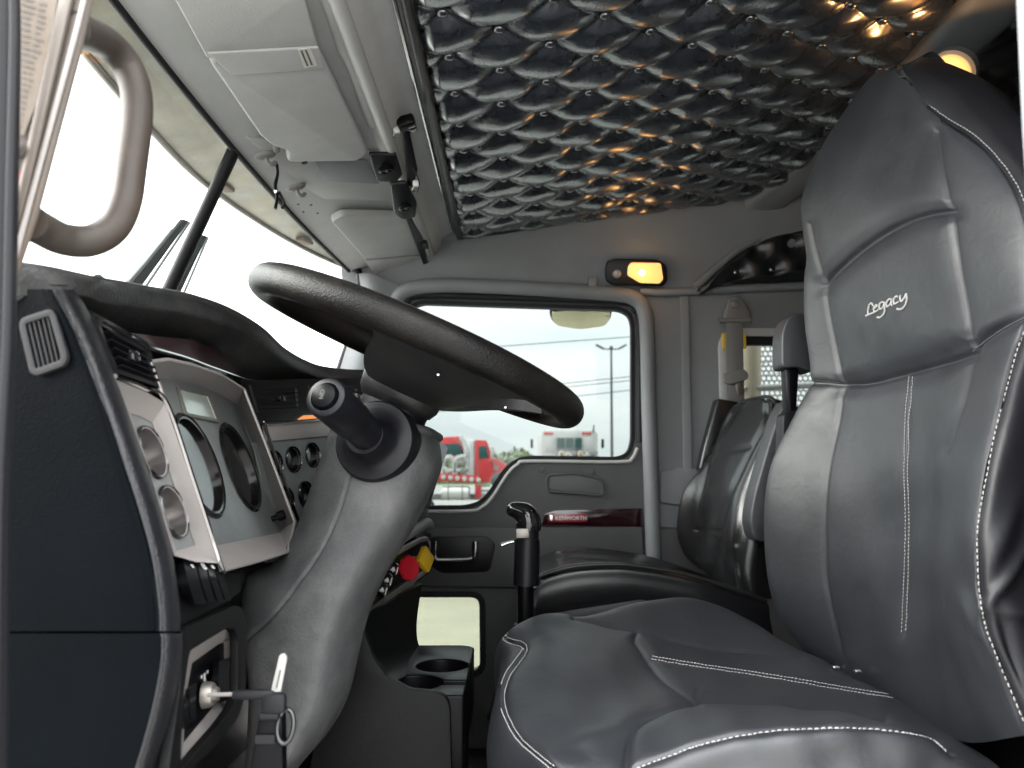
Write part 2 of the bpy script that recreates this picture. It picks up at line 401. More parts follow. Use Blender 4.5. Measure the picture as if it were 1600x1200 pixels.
mat('white_paint', (.78, .78, .76), .4)
mat('print_white', (.7, .7, .7), .5)
mat('print_grey', (.12, .11, .10), .6)
mat('label_paper', (.19, .155, .125), .65, var=.12, vscale=30, dust=((.24, .15, .09), .5, 9))
mat('tag_white', (.34, .34, .33), .5)
mat('label_pale', (.62, .61, .58), .5)
mat('red_plastic', (.42, .010, .022), .3, spec=.5)
mat('yellow_plastic', (.62, .38, .02), .35)
mat('amber', (.9, .45, .16), .3, emit=((1, .47, .15), .24))
mat('amber_hot', (1, .8, .5), .3, emit=((1, .72, .36), 1.2))
mat('amber_dash', (.8, .3, .1), .3, emit=((1, .36, .12), .12))
mat('clear_lens', (.30, .30, .29), .15, coat=.5)
mat('dial_face', (.17, .178, .178), .8, var=.1, vscale=30, dust=((.42, .43, .42), .4, 60))  # light dial: a reflection put into its colour
mat('dial_dark', (.02, .022, .023), .3)
mat('screen_grey', (.36, .42, .37), .18, coat=.5, dust=((.55, .58, .52), .3, 40))
mat('mirror_amber', (.74, .68, .45), .12, metal=1)
mat('webbing', (.155, .150, .145), .75, bump=('noise', 700, .3, .0008), stretch=(1, 1, .25))
mat('belt_plastic', (.17, .165, .16), .5)
mat('yellow_tag', (.65, .42, .04), .5)
mat('floor_rubber', (.016, .017, .018), .55, bump=('noise', 120, .2, .001))
mat('exterior_visor', (.36, .35, .31), .4, metal=.3, var=.3, vscale=9, dust=((.42, .33, .2), .6, 11))
mat('outer_paint', (.22, .02, .02), .25, coat=.6)
glass('windshield_glass', (.945, .96, .945))
glass('door_glass', (.46, .485, .48))
glass('vent_glass', (.45, .465, .41))
glass('lens_clear', (.9, .92, .9))
# ------------------------------------------------------------------ the truck cab shell
YD, YN = 2.30, 0.50          # inner faces of the passenger side and of the driver's door opening
cab = thing('truck_cab', 'grey trimmed truck cab shell with windshield, pillars, roof and door opening', 'truck cab', (0.3, 1.4, -.8))
def slab(name, x0, x1, y0, y1, z0, z1, m, parent=cab, bev=.004):
    return box(name, A((x0 + x1) / 2, (y0 + y1) / 2, (z0 + z1) / 2), (x1 - x0, y1 - y0, z1 - z0), m, parent, bev)
slab('roof', -.52, 1.4, .47, 2.42, .90, .94, 'trim_dark')
slab('floor', -.78, 1.4, .47, 2.42, -.82, -.78, 'floor_rubber')
slab('rear_wall', 1.32, 1.38, .47, 2.42, -.78, .90, 'trim_dark')
slab('firewall', -.80, -.76, .47, 2.42, -.78, .16, 'trim_dark')
# passenger side wall behind the door with its quarter window
def XZ(x, z, y=YD): return A(x, y, z)
o_ = [XZ(.375, -.78, YD + .003), XZ(1.32, -.78, YD + .003), XZ(1.32, .60, YD + .003), XZ(.375, .60, YD + .003)]
h_ = rrect(XZ(.86, .20, YD + .003), A(1, 0, 0), A(0, 0, 1), .44, .44, .05)
prism('side_wall', o_, (0, .05, 0), 'trim_grey', cab, holes=[h_])
wf = prism('quarter_window_frame', rrect(XZ(.86, .20, YD - .012), A(1, 0, 0), A(0, 0, 1), .475, .475, .06), (0, .011, 0), 'header_beige', cab, .003, holes=[rrect(XZ(.86, .20, YD - .012), A(1, 0, 0), A(0, 0, 1), .425, .425, .045)])
prism('quarter_window_seal', rrect(XZ(.86, .20, YD + .001), A(1, 0, 0), A(0, 0, 1), .436, .436, .048), (0, .02, 0), 'rubber', cab, holes=[rrect(XZ(.86, .195, YD + .001), A(1, 0, 0), A(0, 0, 1), .41, .385, .04)])
prism('quarter_window_pane', rrect(XZ(.86, .20, YD + .03), A(1, 0, 0), A(0, 0, 1), .43, .43, .05), (0, .004, 0), 'door_glass', cab)
# raised vertical moulding and small access cover on that wall
prism('wall_moulding', [at(1062, 458, Y=YD - .002), at(1076, 459, Y=YD - .002), at(1086, 940, Y=YD - .002), at(1070, 940, Y=YD - .002)], (0, -.008, 0), 'trim_grey', cab, .006, 3)
pl_side = (A(0, YD - .001, 0), A(0, -1, 0))
prism('access_cover', roundpoly(pxpoly([(1031, 737), (1062, 730), (1098, 733), (1098, 788), (1062, 790), (1030, 786)], pl_side), .012), (0, -.010, 0), 'trim_grey', cab, .005, 3)
prism('lower_wall_panel', pxpoly([(1026, 822), (1140, 830), (1150, 1010), (1034, 1000)], pl_side), (0, -.018, 0), 'trim_dark', cab, .008, 3)
# sloping panel between the door frame and the roof
rows = []
for x in np.linspace(-.52, 1.32, 11):
    zr = .70 + .125 * (x + .16); rows.append([A(x, 2.305, .545), A(x, 2.297, .585), A(x, 2.285, .60 + .012), A(x, 2.262, .64 + .012), A(x, 2.225, .5 * (.66 + zr)), A(x, 2.19, zr - .008), A(x, 2.165, zr + .03)])
patch('upper_side_panel', rows, 'trim_grey', cab, 30, 30, .015)
tube('side_ledge', [at(1000, 455, Y=2.288), at(1040, 457, Y=2.286), at(1100, 454, Y=2.286), at(1180, 450, Y=2.286), at(1290, 446, Y=2.286)], .013, 'trim_grey', cab, 10, n=20)
# rounded moulding round the passenger door opening
dfp = [(598, 760), (603, 620), (608, 505), (618, 472), (640, 452), (700, 446), (830, 451), (955, 459), (990, 466), (1006, 484), (1011, 520), (1014, 640), (1021, 860), (1030, 1150), (1034, 1300)]
tube('door_frame_moulding', [at(a, b, Y=2.283) for a, b in dfp], .023, 'trim_grey', cab, 14, flat=1.0, n=90)
# passenger side front pillar
pa = [(556, 428, 2.262), (560, 470, 2.262), (548, 520, 2.255), (530, 580, 2.25), (505, 660, 2.25)]
pb = [(580, 428, 2.25), (585, 470, 2.25), (575, 530, 2.24), (562, 590, 2.24), (545, 670, 2.24)]
pc = [(622, 446, 2.275), (612, 480, 2.275), (606, 540, 2.275), (602, 600, 2.275), (598, 690, 2.275)]
patch('front_pillar', [[at(*p[:2], Y=p[2]) for p in q] for q in (pa, pb, pc)], 'trim_grey', cab, 14, 24, .02)
tube('windshield_seal', [at(a, b, Y=2.27) for a, b in [(553, 419), (561, 428), (561, 470), (549, 520), (532, 572), (510, 640)]], .011, 'rubber', cab, 8, n=30)
slab('outer_corner_panel', -.74, -.34, 2.33, 2.42, -.78, .12, 'outer_paint')

# ---- windshield: two flat panes meeting in a slight V
def wsp(y, t):      # t 0 at the header, 1 at the cowl
    bow = .035 * (1 - ((y - 1.4) / .9) ** 2)
    return A(-.50 - bow - .165 * t, y, .607 - .41 * t)
for y0, y1 in ((.56, 1.395), (1.405, 2.28)):
    prism('windshield_pane', [wsp(y0, -.02), wsp(y1, -.02), wsp(y1, 1.02), wsp(y0, 1.02)], (-.005, 0, -.002), 'windshield_glass', cab)
tube('windshield_post', [wsp(1.40, -.03) + A(.004, 0, 0), wsp(1.40, .5) + A(.004, 0, 0), wsp(1.40, 1.05) + A(.004, 0, 0)], .0145, 'rubber', cab, 12, flat=.8, n=12)
tube('windshield_top_seal', [wsp(y, -.005) + A(.010, 0, -.002) for y in np.linspace(.56, 2.26, 14)], .006, 'rubber', cab, 8, n=40)
# cowl under the glass, outside
patch('cowl', [[wsp(y, 1.0) + A(.02, 0, -.01), wsp(y, 1.0) + A(-.05, 0, -.04), wsp(y, 1.0) + A(-.12, 0, -.12)] for y in np.linspace(.5, 2.35, 6)], 'black_plastic', cab, 12, 8, .01, toward=A(-2, 1, 2))
# stainless visor outside, over the glass: bowed lower lip with a rusty edge
lip = [(-.44, .50, .612), (-.56, .72, .617), (-.615, .95, .62), (-.645, 1.2, .62), (-.662, 1.55, .62), (-.624, 1.86, .62), (-.56, 2.12, .62), (-.47, 2.34, .62)]
vroot = [(-.40, .50, .655), (-.49, .72, .655), (-.52, .95, .655), (-.535, 1.2, .655), (-.54, 1.55, .655), (-.53, 1.86, .655), (-.50, 2.12, .655), (-.42, 2.34, .655)]
mid_ = [tuple(.5 * (np.array(a) + np.array(b)) + A(0, 0, -.004)) for a, b in zip(lip, vroot)]
patch('exterior_visor', [lip, mid_, vroot], 'exterior_visor', cab, 10, 60, .006, toward=A(0, 1, -5))
tube('visor_edge', [A(*p) for p in lip], .007, 'dull_metal', cab, 8, n=60)
# marker lamps on the visor's lip; a faint tan reflection put into their colour
for k_, yy in enumerate((1.08, 1.62, 2.02)):
    q = cr1(np.array(lip), 200); i_ = int(np.argmin(abs(q[:, 1] - yy))); p_ = q[i_]; tx = unit(q[i_ + 2] - q[i_ - 2])
    box('marker_lamp', p_ + A(.028, 0, .006), (.055, .024, .012), M['label_paper'], cab, .004, ax=(tx, unit(np.cross(A(0, 0, 1), tx)), A(0, 0, 1)))

# ---- overhead header panel behind the windshield
def hz(x):   # height of the header skin
    return float(np.interp(x, [-.54, -.50, -.46, -.28, -.262, -.245, -.225, -.20, -.165], [.598, .604, .616, .668, .664, .652, .660, .69, .706]))
hx = [-.497, -.485, -.46, -.40, -.34, -.285, -.268, -.255, -.243, -.232, -.218, -.20, -.165]
rows = []
for y in np.linspace(.50, 2.27, 14):
    bow = .035 * (1 - ((y - 1.4) / .9) ** 2)
    rows.append([A(x - bow * float(np.clip((-.30 - x) / .2, 0, 1)), y, hz(x)) for x in hx])
patch('header_panel', rows, 'header_beige', cab, 40, 70, .012, toward=A(-.2, 1, -3))
# dark strip and bright moulding between header rail and roof liner
patch('roof_edge_strip', [[A(-.225, y, .668), A(-.205, y, .694), A(-.18, y, .705), A(-.15, y, .712)] for y in np.linspace(.5, 2.24, 6)], 'trim_dark', cab, 20, 20, .006, toward=A(-.2, 1, -3))
tube('roof_moulding', [A(-.176, y, .700) for y in np.linspace(.5, 2.21, 8)], .0045, 'chrome', cab, 8, n=30)
tube('header_rail', [A(-.243, y, .655) for y in np.linspace(.5, 2.23, 10)], .012, 'header_beige', cab, 12, n=40)
pl_hd = plane3(A(-.46, .8, .616), A(-.46, 2., .616), A(-.28, 1.4, .668))
def low(pl, d): return (pl[0] - A(0, 0, d), pl[1])
HN = pl_hd[1]
# access plate, holes and clips between the two visors
prism('access_plate', roundpoly(pxpoly([(382, 211), (487, 298), (506, 309), (618, 311), (588, 236)], low(pl_hd, .001)), .01), HN * .004, 'header_beige', cab, .0015)
prism('map_pocket', pxpoly([(490, 249), (508, 281), (592, 285), (572, 248)], low(pl_hd, .0055)), HN * .004, 'trim_grey', cab, .001)
for a, b, r in ((476, 254, .006), (444, 319, .0025), (466, 319, .0025), (486, 320, .003), (474, 331, .0025), (496, 333, .003)):
    c_ = on(a, b, low(pl_hd, .006 if r > .005 else .002)); lathe('screw_hole', [(r, 0), (r, .0012)], c_, HN, 'black_satin', cab, 14)
for a, b in ((414, 241), (462, 291)):
    c_ = on(a, b, low(pl_hd, .006)); e_ = unit(on(a + 10, b, pl_hd) - on(a, b, pl_hd))
    hk = lathe('visor_clip', [(.022, 0), (.021, .004), (.017, .007), (.009, .009), (0, .009)], c_, HN, 'belt_plastic', cab, 20, squash=.62)
    tube('hook', [c_ + HN * .006, c_ + HN * .018 + e_ * .002, c_ + HN * .022 + e_ * .010, c_ + HN * .016 + e_ * .017], .004, 'belt_plastic', hk, 8, n=12)
strap = thing('hanging_strap', 'dark twisted strap with a rivet hanging from overhead clip near windshield post', 'strap', at(434, 245, Y=1.47))
sp = [(431, 250, 1.46), (434, 270, 1.465), (430, 290, 1.47), (433, 308, 1.475), (430, 326, 1.475)]
tube('webbing', [at(a, b, Y=y) for a, b, y in sp], [.0075, .0055, .0075, .006, .0065], 'rubber', strap, 8, flat=.45, n=24)
tube('loop', [at(436, 300, Y=1.475), at(444, 318, Y=1.475), at(440, 326, Y=1.475)], .003, 'rubber', strap, 6, n=8)
lathe('rivet', [(.004, 0), (.003, .003), (0, .0035)], at(431, 299, Y=1.46), A(0, -1, -.2), 'chrome', strap, 12)
# rail slot beside the driver's visor
tube('rail_grip', [on(a, b, low(pl_hd, .006)) for a, b in [(500, -30), (528, 50), (536, 78), (552, 110), (582, 196)]], .010, 'visor_vinyl', cab, 10, flat=.5, n=24)

# ---- sun visors folded up against the header
def visor(name, label, loc, body, flap, crease_line=None):
    t = thing(name, label, 'sun visor', loc, 'sun visors folded up against the header')
    prism('visor_panel', roundpoly(pxpoly(body, low(pl_hd, .004)), .012), HN * .018, 'visor_vinyl', t, .007, 4)
    prism('folding_flap', roundpoly(pxpoly(flap, low(pl_hd, .004)), .006), HN * .017, 'visor_vinyl', t, .006, 4)
    return t
v1 = visor('sun_visor', 'large grey vinyl sun visor with a white warning label, driver side overhead', on(430, 100, pl_hd),
           [(321, 78), (404, 200), (424, 216), (446, 222), (446, 241), (556, 240), (573, 226), (498, 70)],
           [(262, -30), (319, 75), (496, 67), (468, -30)])
prism('elastic_band', pxpoly([(322, 79), (497, 70), (507, 104), (361, 114)], low(pl_hd, .0215)), HN * .005, 'visor_vinyl', v1, .003, 3)
lb = prism('warning_label', pxpoly([(465, 77), (485, 74), (496, 102), (475, 106)], low(pl_hd, .0275)), HN * .0008, 'label_pale', v1)
for k_ in range(2):
    q0 = np.array([469 + k_ * 7, 79 - k_]); q1 = np.array([479 + k_ * 7, 103 - k_])
    prism('print_line', pxpoly([q0, q0 + [3.2, -.4], q1 + [3.2, -.4], q1], low(pl_hd, .0285)), HN * .0003, 'print_grey', lb)
lathe('visor_pivot', [(.007, 0), (.007, .03)], on(432, 222, low(pl_hd, .01)), unit(on(432, 240, pl_hd) - on(432, 222, pl_hd)), 'belt_plastic', v1, 12)
v2 = visor('sun_visor', 'small grey vinyl sun visor at passenger end of overhead panel', on(590, 380, pl_hd),
           [(515, 336), (532, 326), (632, 328), (655, 389), (568, 396)],
           [(569, 399), (656, 392), (671, 428), (592, 434)])
lathe('visor_pivot', [(.007, 0), (.007, .03)], on(534, 352, low(pl_hd, .015)), unit(on(540, 362, pl_hd) - on(534, 352, pl_hd)), 'belt_plastic', v2, 12)

# ---- black radio brackets on the rail
pl_rl = (A(-.235, 1.5, .643), unit(A(-.10, -.30, -1)))
rb = thing('radio_bracket', 'black radio mounting bracket with two round knobs screwed under header rail', 'bracket', on(605, 270, pl_rl))
prism('mounting_plate', roundpoly(pxpoly([(575, 236), (618, 236), (628, 268), (618, 280), (588, 279)], pl_rl), .006), HN * .008, 'black_plastic', rb, .002)
prism('lower_plate', roundpoly(pxpoly([(608, 282), (634, 280), (650, 312), (648, 334), (628, 338), (614, 328)], pl_rl), .008), HN * .010, 'black_plastic', rb, .003)
for a, b, r in ((603, 263, .0165), (633, 322, .0155)):
    c_ = on(a, b, low(pl_rl, .0095)); kb = lathe('knob', [(r, 0), (r, .004), (r * .8, .008), (r * .62, .008), (r * .58, .005), (0, .005)], c_, HN, 'black_satin', rb, 24)
    lathe('screw', [(.003, 0), (.0025, .003), (0, .003)], c_ + HN * .005, HN, 'dull_metal', kb, 10)
prism('strut', pxpoly([(628, 200), (640, 205), (652, 262), (644, 290), (634, 285)], low(pl_rl, -.006)), HN * .006, 'black_plastic', rb, .002)
mc = thing('microphone_clip', 'small square black microphone clip on rail beside quilted ceiling', 'clip', on(634, 195, pl_rl))
box('clip_body', on(635, 192, pl_rl), (.034, .030, .022), 'black_satin', mc, .005, ax=frame_axes(HN, (0, 1, .2)))
box('clip_jaw', on(645, 201, low(pl_rl, .012)), (.016, .022, .008), 'black_gloss', mc, .003, ax=frame_axes(HN, (0, 1, .2)))
for k_, (a, b) in enumerate(((620, 203), (650, 287))):
    t = thing('bright_clip', ('small shiny metal clip on header rail next to microphone clip', 'small shiny metal clip on header rail below the radio bracket strut')[k_], 'clip', on(a, b, pl_rl), 'metal clips on the header rail')
    box('clip_plate', on(a, b, low(pl_rl, .008)), (.013, .010, .012), 'white_paint', t, .002)
    tube('clip_wire', [on(a - 4, b + 4, low(pl_rl, .010)), on(a - 6, b + 10, low(pl_rl, .012)), on(a - 2, b + 12, low(pl_rl, .010))], .0015, 'chrome', t, 6, n=8)
tube('cable', [on(646, 262, pl_rl), on(655, 285, low(pl_rl, .01)), on(652, 300, low(pl_rl, .008))], .0016, 'black_plastic', rb, 6, n=10)
# dark slot behind the passenger visor and its hinge
prism('rail_slot', pxpoly([(634, 340), (642, 338), (660, 370), (672, 425), (666, 425)], (A(-.235, 1.9, .645), HN)), HN * .004, 'black_satin', cab, .001)
box('visor_hinge', on(663, 382, (A(-.235, 1.9, .641), HN)), (.02, .05, .014), 'black_satin', cab, .004)
# ------------------------------------------------------------------ quilted roof liner
PX_, PY_ = .0865, .0640          # half pitches of the diamonds along and across the cab
X0, Y0 = -.107, 1.113            # one button
def roof_z(x, y): return .712 + .135 * (x + .16) + .012 * np.cos((y - 1.4) * 1.8) - .012
def puff(x, y):
    u, v = (x - X0) / PX_, (y - Y0) / PY_; a, b = (u + v) / 2, (u - v) / 2
    s = np.abs(np.sin(np.pi * a)) * np.abs(np.sin(np.pi * b))
    da = np.abs(a - np.round(a)); db = np.abs(b - np.round(b))
    seam = np.minimum(da, db); knot = np.sqrt((np.sin(np.pi * a)) ** 2 + (np.sin(np.pi * b)) ** 2)
    ang = np.arctan2(da * 1.0, db + 1e-6)
    h = .0150 * s ** .60 + .0125 * np.clip(knot, 0, 1) ** .9
    # folds running out from each button
    h += .0011 * np.sin(ang * 10 + 3 * np.sin(a * 7.1 + b * 3.3)) * np.exp(-(knot / .5) ** 2) * np.clip(s * 8, 0, 1)
    h += .0025 * np.sin(a * 5.3 + b * 2.1) * s
    return h
def quilt(name, label, xs, ys, zf, mask=None, parent=None, edge=.03):
    X, Y = np.meshgrid(xs, ys); Z = zf(X, Y)
    ed = np.minimum.reduce([X - xs[0], xs[-1] - X, Y - ys[0], ys[-1] - Y]); k = np.clip(ed / edge, 0, 1) ** .5
    Z = Z - puff(X, Y) * k
    return np.stack([X, Y, Z], -1)
liner = thing('quilted_ceiling', 'black button-tufted leather ceiling liner in shiny diamonds', 'ceiling liner', (.3, 1.4, .75))
xs = np.linspace(-.158, .80, 330); ys = np.linspace(.70, 2.205, 440)
G = quilt('liner', '', xs, ys, roof_z)
# rounded rear corner on the passenger side: pull the liner in
grid_mesh('quilted_panel', G, 'leather_ceiling', liner, toward=A(.3, 1.4, -5))
bm_ = bmesh.new(); bmesh.ops.create_uvsphere(bm_, u_segments=12, v_segments=7, radius=.0100)
for v in bm_.verts: v.co.z *= .5
bme = bpy.data.meshes.new('button'); bm_.to_mesh(bme); bm_.free(); bme.polygons.foreach_set('use_smooth', [True] * len(bme.polygons)); bme.materials.append(M['leather_ceiling'])
def buttons(parent, x0, x1, y0, y1, f):
    for i in range(-12, 14):
        for j in range(-16, 20):
            if (i + j) % 2: continue
            x, y = X0 + i * PX_, Y0 + j * PY_
            if x0 < x < x1 and y0 < y < y1:
                o = bpy.data.objects.new('button', bme); COL.objects.link(o); o.parent = parent
                o.matrix_parent_inverse = Matrix.Translation(-parent.location); o.location = f(x, y)
buttons(liner, -.14, .79, .98, 2.19, lambda x, y: (x, y, float(roof_z(x, y)) - .0105))
tube('front_piping', [A(-.156, y, .693) for y in np.linspace(.7, 2.20, 8)], .010, 'piping', liner, 10, n=30)
tube('side_piping', [A(x, 2.200, float(roof_z(x, 2.2)) - .006) for x in np.linspace(-.156, .72, 8)], .012, 'piping', liner, 10, n=30)
# the roof bow behind the seats and its lamp
rows = []
for y in np.linspace(.55, 2.26, 18):
    xx = .80 - .13 * float(np.clip((y - 1.75) / .45, 0, 1)) ** 2; dz = -.03 * float(np.clip((y - 1.95) / .31, 0, 1)) ** 2
    zz = float(roof_z(xx, min(y, 2.2)))
    rows.append([A(xx, y, zz + .01 + dz), A(xx + .012, y, zz - .014 + dz), A(xx + .05, y, zz - .018 + dz), A(xx + .10, y, zz - .016 + dz), A(xx + .135, y, zz - .006 + dz), A(xx + .15, y, zz + .03 + dz)])
patch('roof_bow', rows, 'trim_grey', cab, 60, 24, .01, toward=A(.8, 1.4, -5))
xs2 = np.linspace(.93, 1.31, 110); ys2 = np.linspace(.70, 2.2, 300)
rear = thing('rear_quilted_ceiling', 'black tufted leather panel behind roof bow above driver headrest', 'ceiling liner', (1.1, 1.4, .8))
grid_mesh('quilted_panel', quilt('r', '', xs2, ys2, roof_z), 'leather_black', rear, toward=A(1, 1.4, -5))
buttons(rear, .95, 1.3, 1.0, 1.6, lambda x, y: (x, y, float(roof_z(x, y)) - .0035))
# quilted corner panel on the passenger side wall, above the belt anchor
pts = [(1090, 447), (1128, 441), (1300, 438), (1300, 345), (1235, 352), (1190, 370), (1150, 392), (1118, 418)]
sq = thing('quilted_corner_panel', 'dark tufted leather corner panel on wall above seat belt anchor', 'wall panel', at(1200, 445, Y=2.27))
ys3 = np.linspace(0, 1, 40); rowsG = []
for t in ys3:
    lo = at(1088 + 212 * t, 447 - 9 * t, Y=2.272)
    up_px = cr1(np.array([(1088, 447), (1118, 420), (1150, 393), (1190, 370), (1235, 353), (1300, 343)], float), 40)[int(round(t * 39))]
    hi = at(*up_px, Y=2.255); rowsG.append([lo * (1 - s) + hi * s for s in np.linspace(0, 1, 24)])
Gq = np.array(rowsG); nn = gnorm(Gq); e = np.linspace(0, 1, 24); k_ = np.minimum(np.minimum(e, 1 - e) * 6, 1)[None, :]
bq = [(1150, 425), (1206, 421), (1180, 392), (1262, 420), (1234, 385), (1290, 380)]
hgt = np.full(Gq.shape[:2], .030)
for a, b in bq: hgt -= .022 * np.exp(-(np.linalg.norm(pj(Gq) - A(a, b), axis=-1) / 14) ** 2)
grid_mesh('quilted_panel', Gq + nn * (hgt * k_)[..., None], 'leather_black', sq)
for a, b in bq[:3]:
    o = bpy.data.objects.new('button', bme); COL.objects.link(o); o.parent = sq; o.matrix_parent_inverse = Matrix.Translation(-sq.location)
    o.location = at(a, b, Y=2.256); o.rotation_euler = (math.pi / 2, 0, 0)
tube('piping', [at(*p, Y=2.25) for p in [(1086, 449), (1118, 420), (1150, 393), (1190, 370), (1235, 353), (1300, 343)]], .012, 'trim_grey', sq, 10, n=30)
# ------------------------------------------------------------------ lit interior lamps
def lamp_light(name, loc, power, col, r=.02):
    l = bpy.data.lights.new(name, 'POINT'); l.energy = power; l.color = col; l.shadow_soft_size = r
    o = bpy.data.objects.new(name, l); COL.objects.link(o); o.location = loc; return o
pl_l = (at(993, 426, Y=2.262), unit(A(0, -1, -.32)))
dl = thing('reading_lamp', 'lit amber reading lamp in a black housing above passenger window', 'lamp', at(993, 447, Y=2.27))
hs = pxpoly([(944, 424), (947, 408), (960, 404), (1026, 405), (1040, 414), (1042, 438), (1034, 447), (960, 446), (947, 440)], pl_l)
prism('housing', roundpoly(hs, .01), pl_l[1] * .016, 'black_plastic', dl, .005, 3)
l2 = (pl_l[0] + pl_l[1] * .0165, pl_l[1])
prism('amber_lens', roundpoly(pxpoly([(981, 416), (986, 410), (1032, 411), (1036, 436), (1030, 443), (1000, 442), (980, 430)], l2), .006), pl_l[1] * .005, 'amber', dl, .002)
lathe('bulb_glow', [(.010, 0), (.008, .0035), (0, .005)], on(1003, 426, l2) + pl_l[1] * .005, pl_l[1], 'amber_hot', dl, 20)
lathe('clear_lens', [(.013, 0), (.011, .004), (.006, .006), (0, .006)], on(964, 428, l2), pl_l[1], 'clear_lens', dl, 20)
lo_ = lamp_light('lamp_glow', on(1003, 426, l2) + pl_l[1] * .05, 0.03, (1, .52, .18)); lo_.parent = dl; lo_.matrix_parent_inverse = Matrix.Translation(-dl.location)
box('switch', at(926, 440, Y=2.272), (.026, .012, .032), 'trim_grey', dl, .005)
# lamp on the roof bow behind the driver's headrest
pl_b = (A(.80, 1.35, .79), unit(A(-.75, -.35, -.75)))
bl = thing('dome_lamp', 'lit amber dome lamp on roof bow behind driver headrest', 'lamp', on(1488, 90, pl_b))
c_ = at(1488, 112, Y=1.33)
lathe('lamp_base', [(.042, -.012), (.042, .004), (.037, .008)], c_, pl_b[1], 'trim_grey', bl, 28)
lathe('amber_lens', [(.036, .006), (.033, .012), (.024, .018), (.010, .021), (0, .021)], c_, pl_b[1], 'amber', bl, 28)
lo_ = lamp_light('lamp_glow', c_ + pl_b[1] * .08, 0.16, (1, .52, .2)); lo_.parent = bl; lo_.matrix_parent_inverse = Matrix.Translation(-bl.location)
# ------------------------------------------------------------------ passenger door
door = thing('passenger_door', 'charcoal passenger door with large stepped window and small lower window', 'door', (.1, 2.32, -.75))
PD = (A(0, YD, 0), A(0, -1, 0))
def pd(dy): return (A(0, YD - dy, 0), A(0, -1, 0))
win = [(632, 500), (640, 476), (658, 468), (970, 478), (988, 488), (993, 506), (993, 690), (986, 712), (966, 720), (826, 718), (806, 723), (790, 738), (768, 772), (752, 789), (728, 796), (606, 797), (612, 700)]
win_s = roundpoly(pxpoly(win, PD), .02, 3)
peep = roundpoly(pxpoly([(600, 931), (751, 931), (752, 1050), (598, 1050)], PD), .03, 4)
outer = pxpoly([(596, 458), (1004, 458), (1032, 1290), (560, 1290)], PD)
prism('door_panel', outer, (0, .05, 0), 'door_vinyl', door, holes=[win_s, peep])
prism('window_seal', [p + A(0, .004, 0) for p in offs(win_s, -.001)], (0, .03, 0), 'rubber', door, holes=[[p + A(0, .004, 0) for p in offs(win_s, .012)]])
prism('window_pane', [p + A(0, .022, 0) for p in offs(win_s, .004)], (0, .004, 0), 'door_glass', door)
sill = [(606, 799), (728, 799), (754, 792), (771, 775), (793, 741), (809, 726), (828, 721), (968, 722), (988, 716), (996, 700)]
tube('sill_moulding', [at(a, b, Y=YD - .003) for a, b in cr1(np.array(sill, float), 50)], .0055, 'header_beige', door, 8)  # door panel's rim catching light; the highlight is put into its pale colour
top = [(625, 560), (628, 500), (636, 472), (656, 462), (760, 464), (972, 472), (992, 484), (999, 506), (1000, 690)]
tube('upper_seal', [at(a, b, Y=YD - .006) for a, b in cr1(np.array(top, float), 60)], .011, 'rubber', door, 8)
prism('lower_window_seal', [p + A(0, -.006, 0) for p in offs(peep, -.014)], (0, .02, 0), 'rubber', door, .002, holes=[[p + A(0, -.006, 0) for p in offs(peep, .004)]])
prism('lower_window_pane', [p + A(0, .02, 0) for p in offs(peep, -.002)], (0, .004, 0), 'vent_glass', door)
# grab pocket: the opening's lit bottom put into the lighter pad colour
pk = roundpoly(pxpoly([(856, 744), (900, 741), (938, 750), (941, 772), (900, 769), (856, 766)], pd(.001)), .012)
gp = prism('grab_pocket', pk, (0, -.006, 0), 'pocket_lit', door, .003, 3)
tube('pocket_rim', [p + A(0, -.006, 0) for p in offs(pk, -.003)] + [offs(pk, -.003)[0] + A(0, -.006, 0)], .004, 'door_vinyl', gp, 6)
for a, b in ((846, 734), (925, 738)): lathe('plug', [(.008, 0), (.007, .0025), (0, .003)], at(a, b, Y=YD - .0005), A(0, -1, 0), 'door_vinyl', door, 16)
# armrest layer with handle recess
prism('lower_panel', roundpoly(pxpoly([(640, 823), (1003, 823), (1008, 930), (870, 918), (640, 915)], pd(.001)), .008), (0, -.022, 0), 'door_vinyl', door, .006, 3)
prism('handle_recess', roundpoly(pxpoly([(672, 838), (762, 838), (775, 850), (765, 893), (690, 896), (668, 880)], pd(.024)), .015), (0, -.004, 0), 'black_plastic', door, .003)
hd = tube('door_handle', [at(a, b, Y=YD - .038) for a, b in [(681, 846), (681, 872), (690, 875), (735, 874), (742, 868), (743, 846)]], [.006, .006, .006, .007, .010, .010], 'chrome', door, 10, n=30)
# glossy burgundy strip with the maker's plate
ws = prism('wood_strip', roundpoly(pxpoly([(846, 824), (850, 803), (866, 797), (1003, 794), (1004, 824)], pd(.0015)), [.002, .006, .012, .002, .002]), (0, -.006, 0), 'wood_burgundy', door, .002)
pb_ = pd(.008)
bdg = prism('badge', pxpoly([(857, 803.5), (917, 803), (917, 816), (857, 816.5)], pb_), (0, -.003, 0), 'red_badge', ws, .0008)
tc_ = on(892.3, 809.8, pd(.0125)); text('badge_lettering', 'KENWORTH', tc_, A(1, 0, 0), A(0, 0, 1), .0162, .0006, 'print_white', bdg, bold=.0003)
prism('badge_emblem', pxpoly([(858.5, 805), (865, 805), (865, 815), (858.5, 815)], pd(.0112)), (0, -.0012, 0), 'chrome', bdg, .0004)
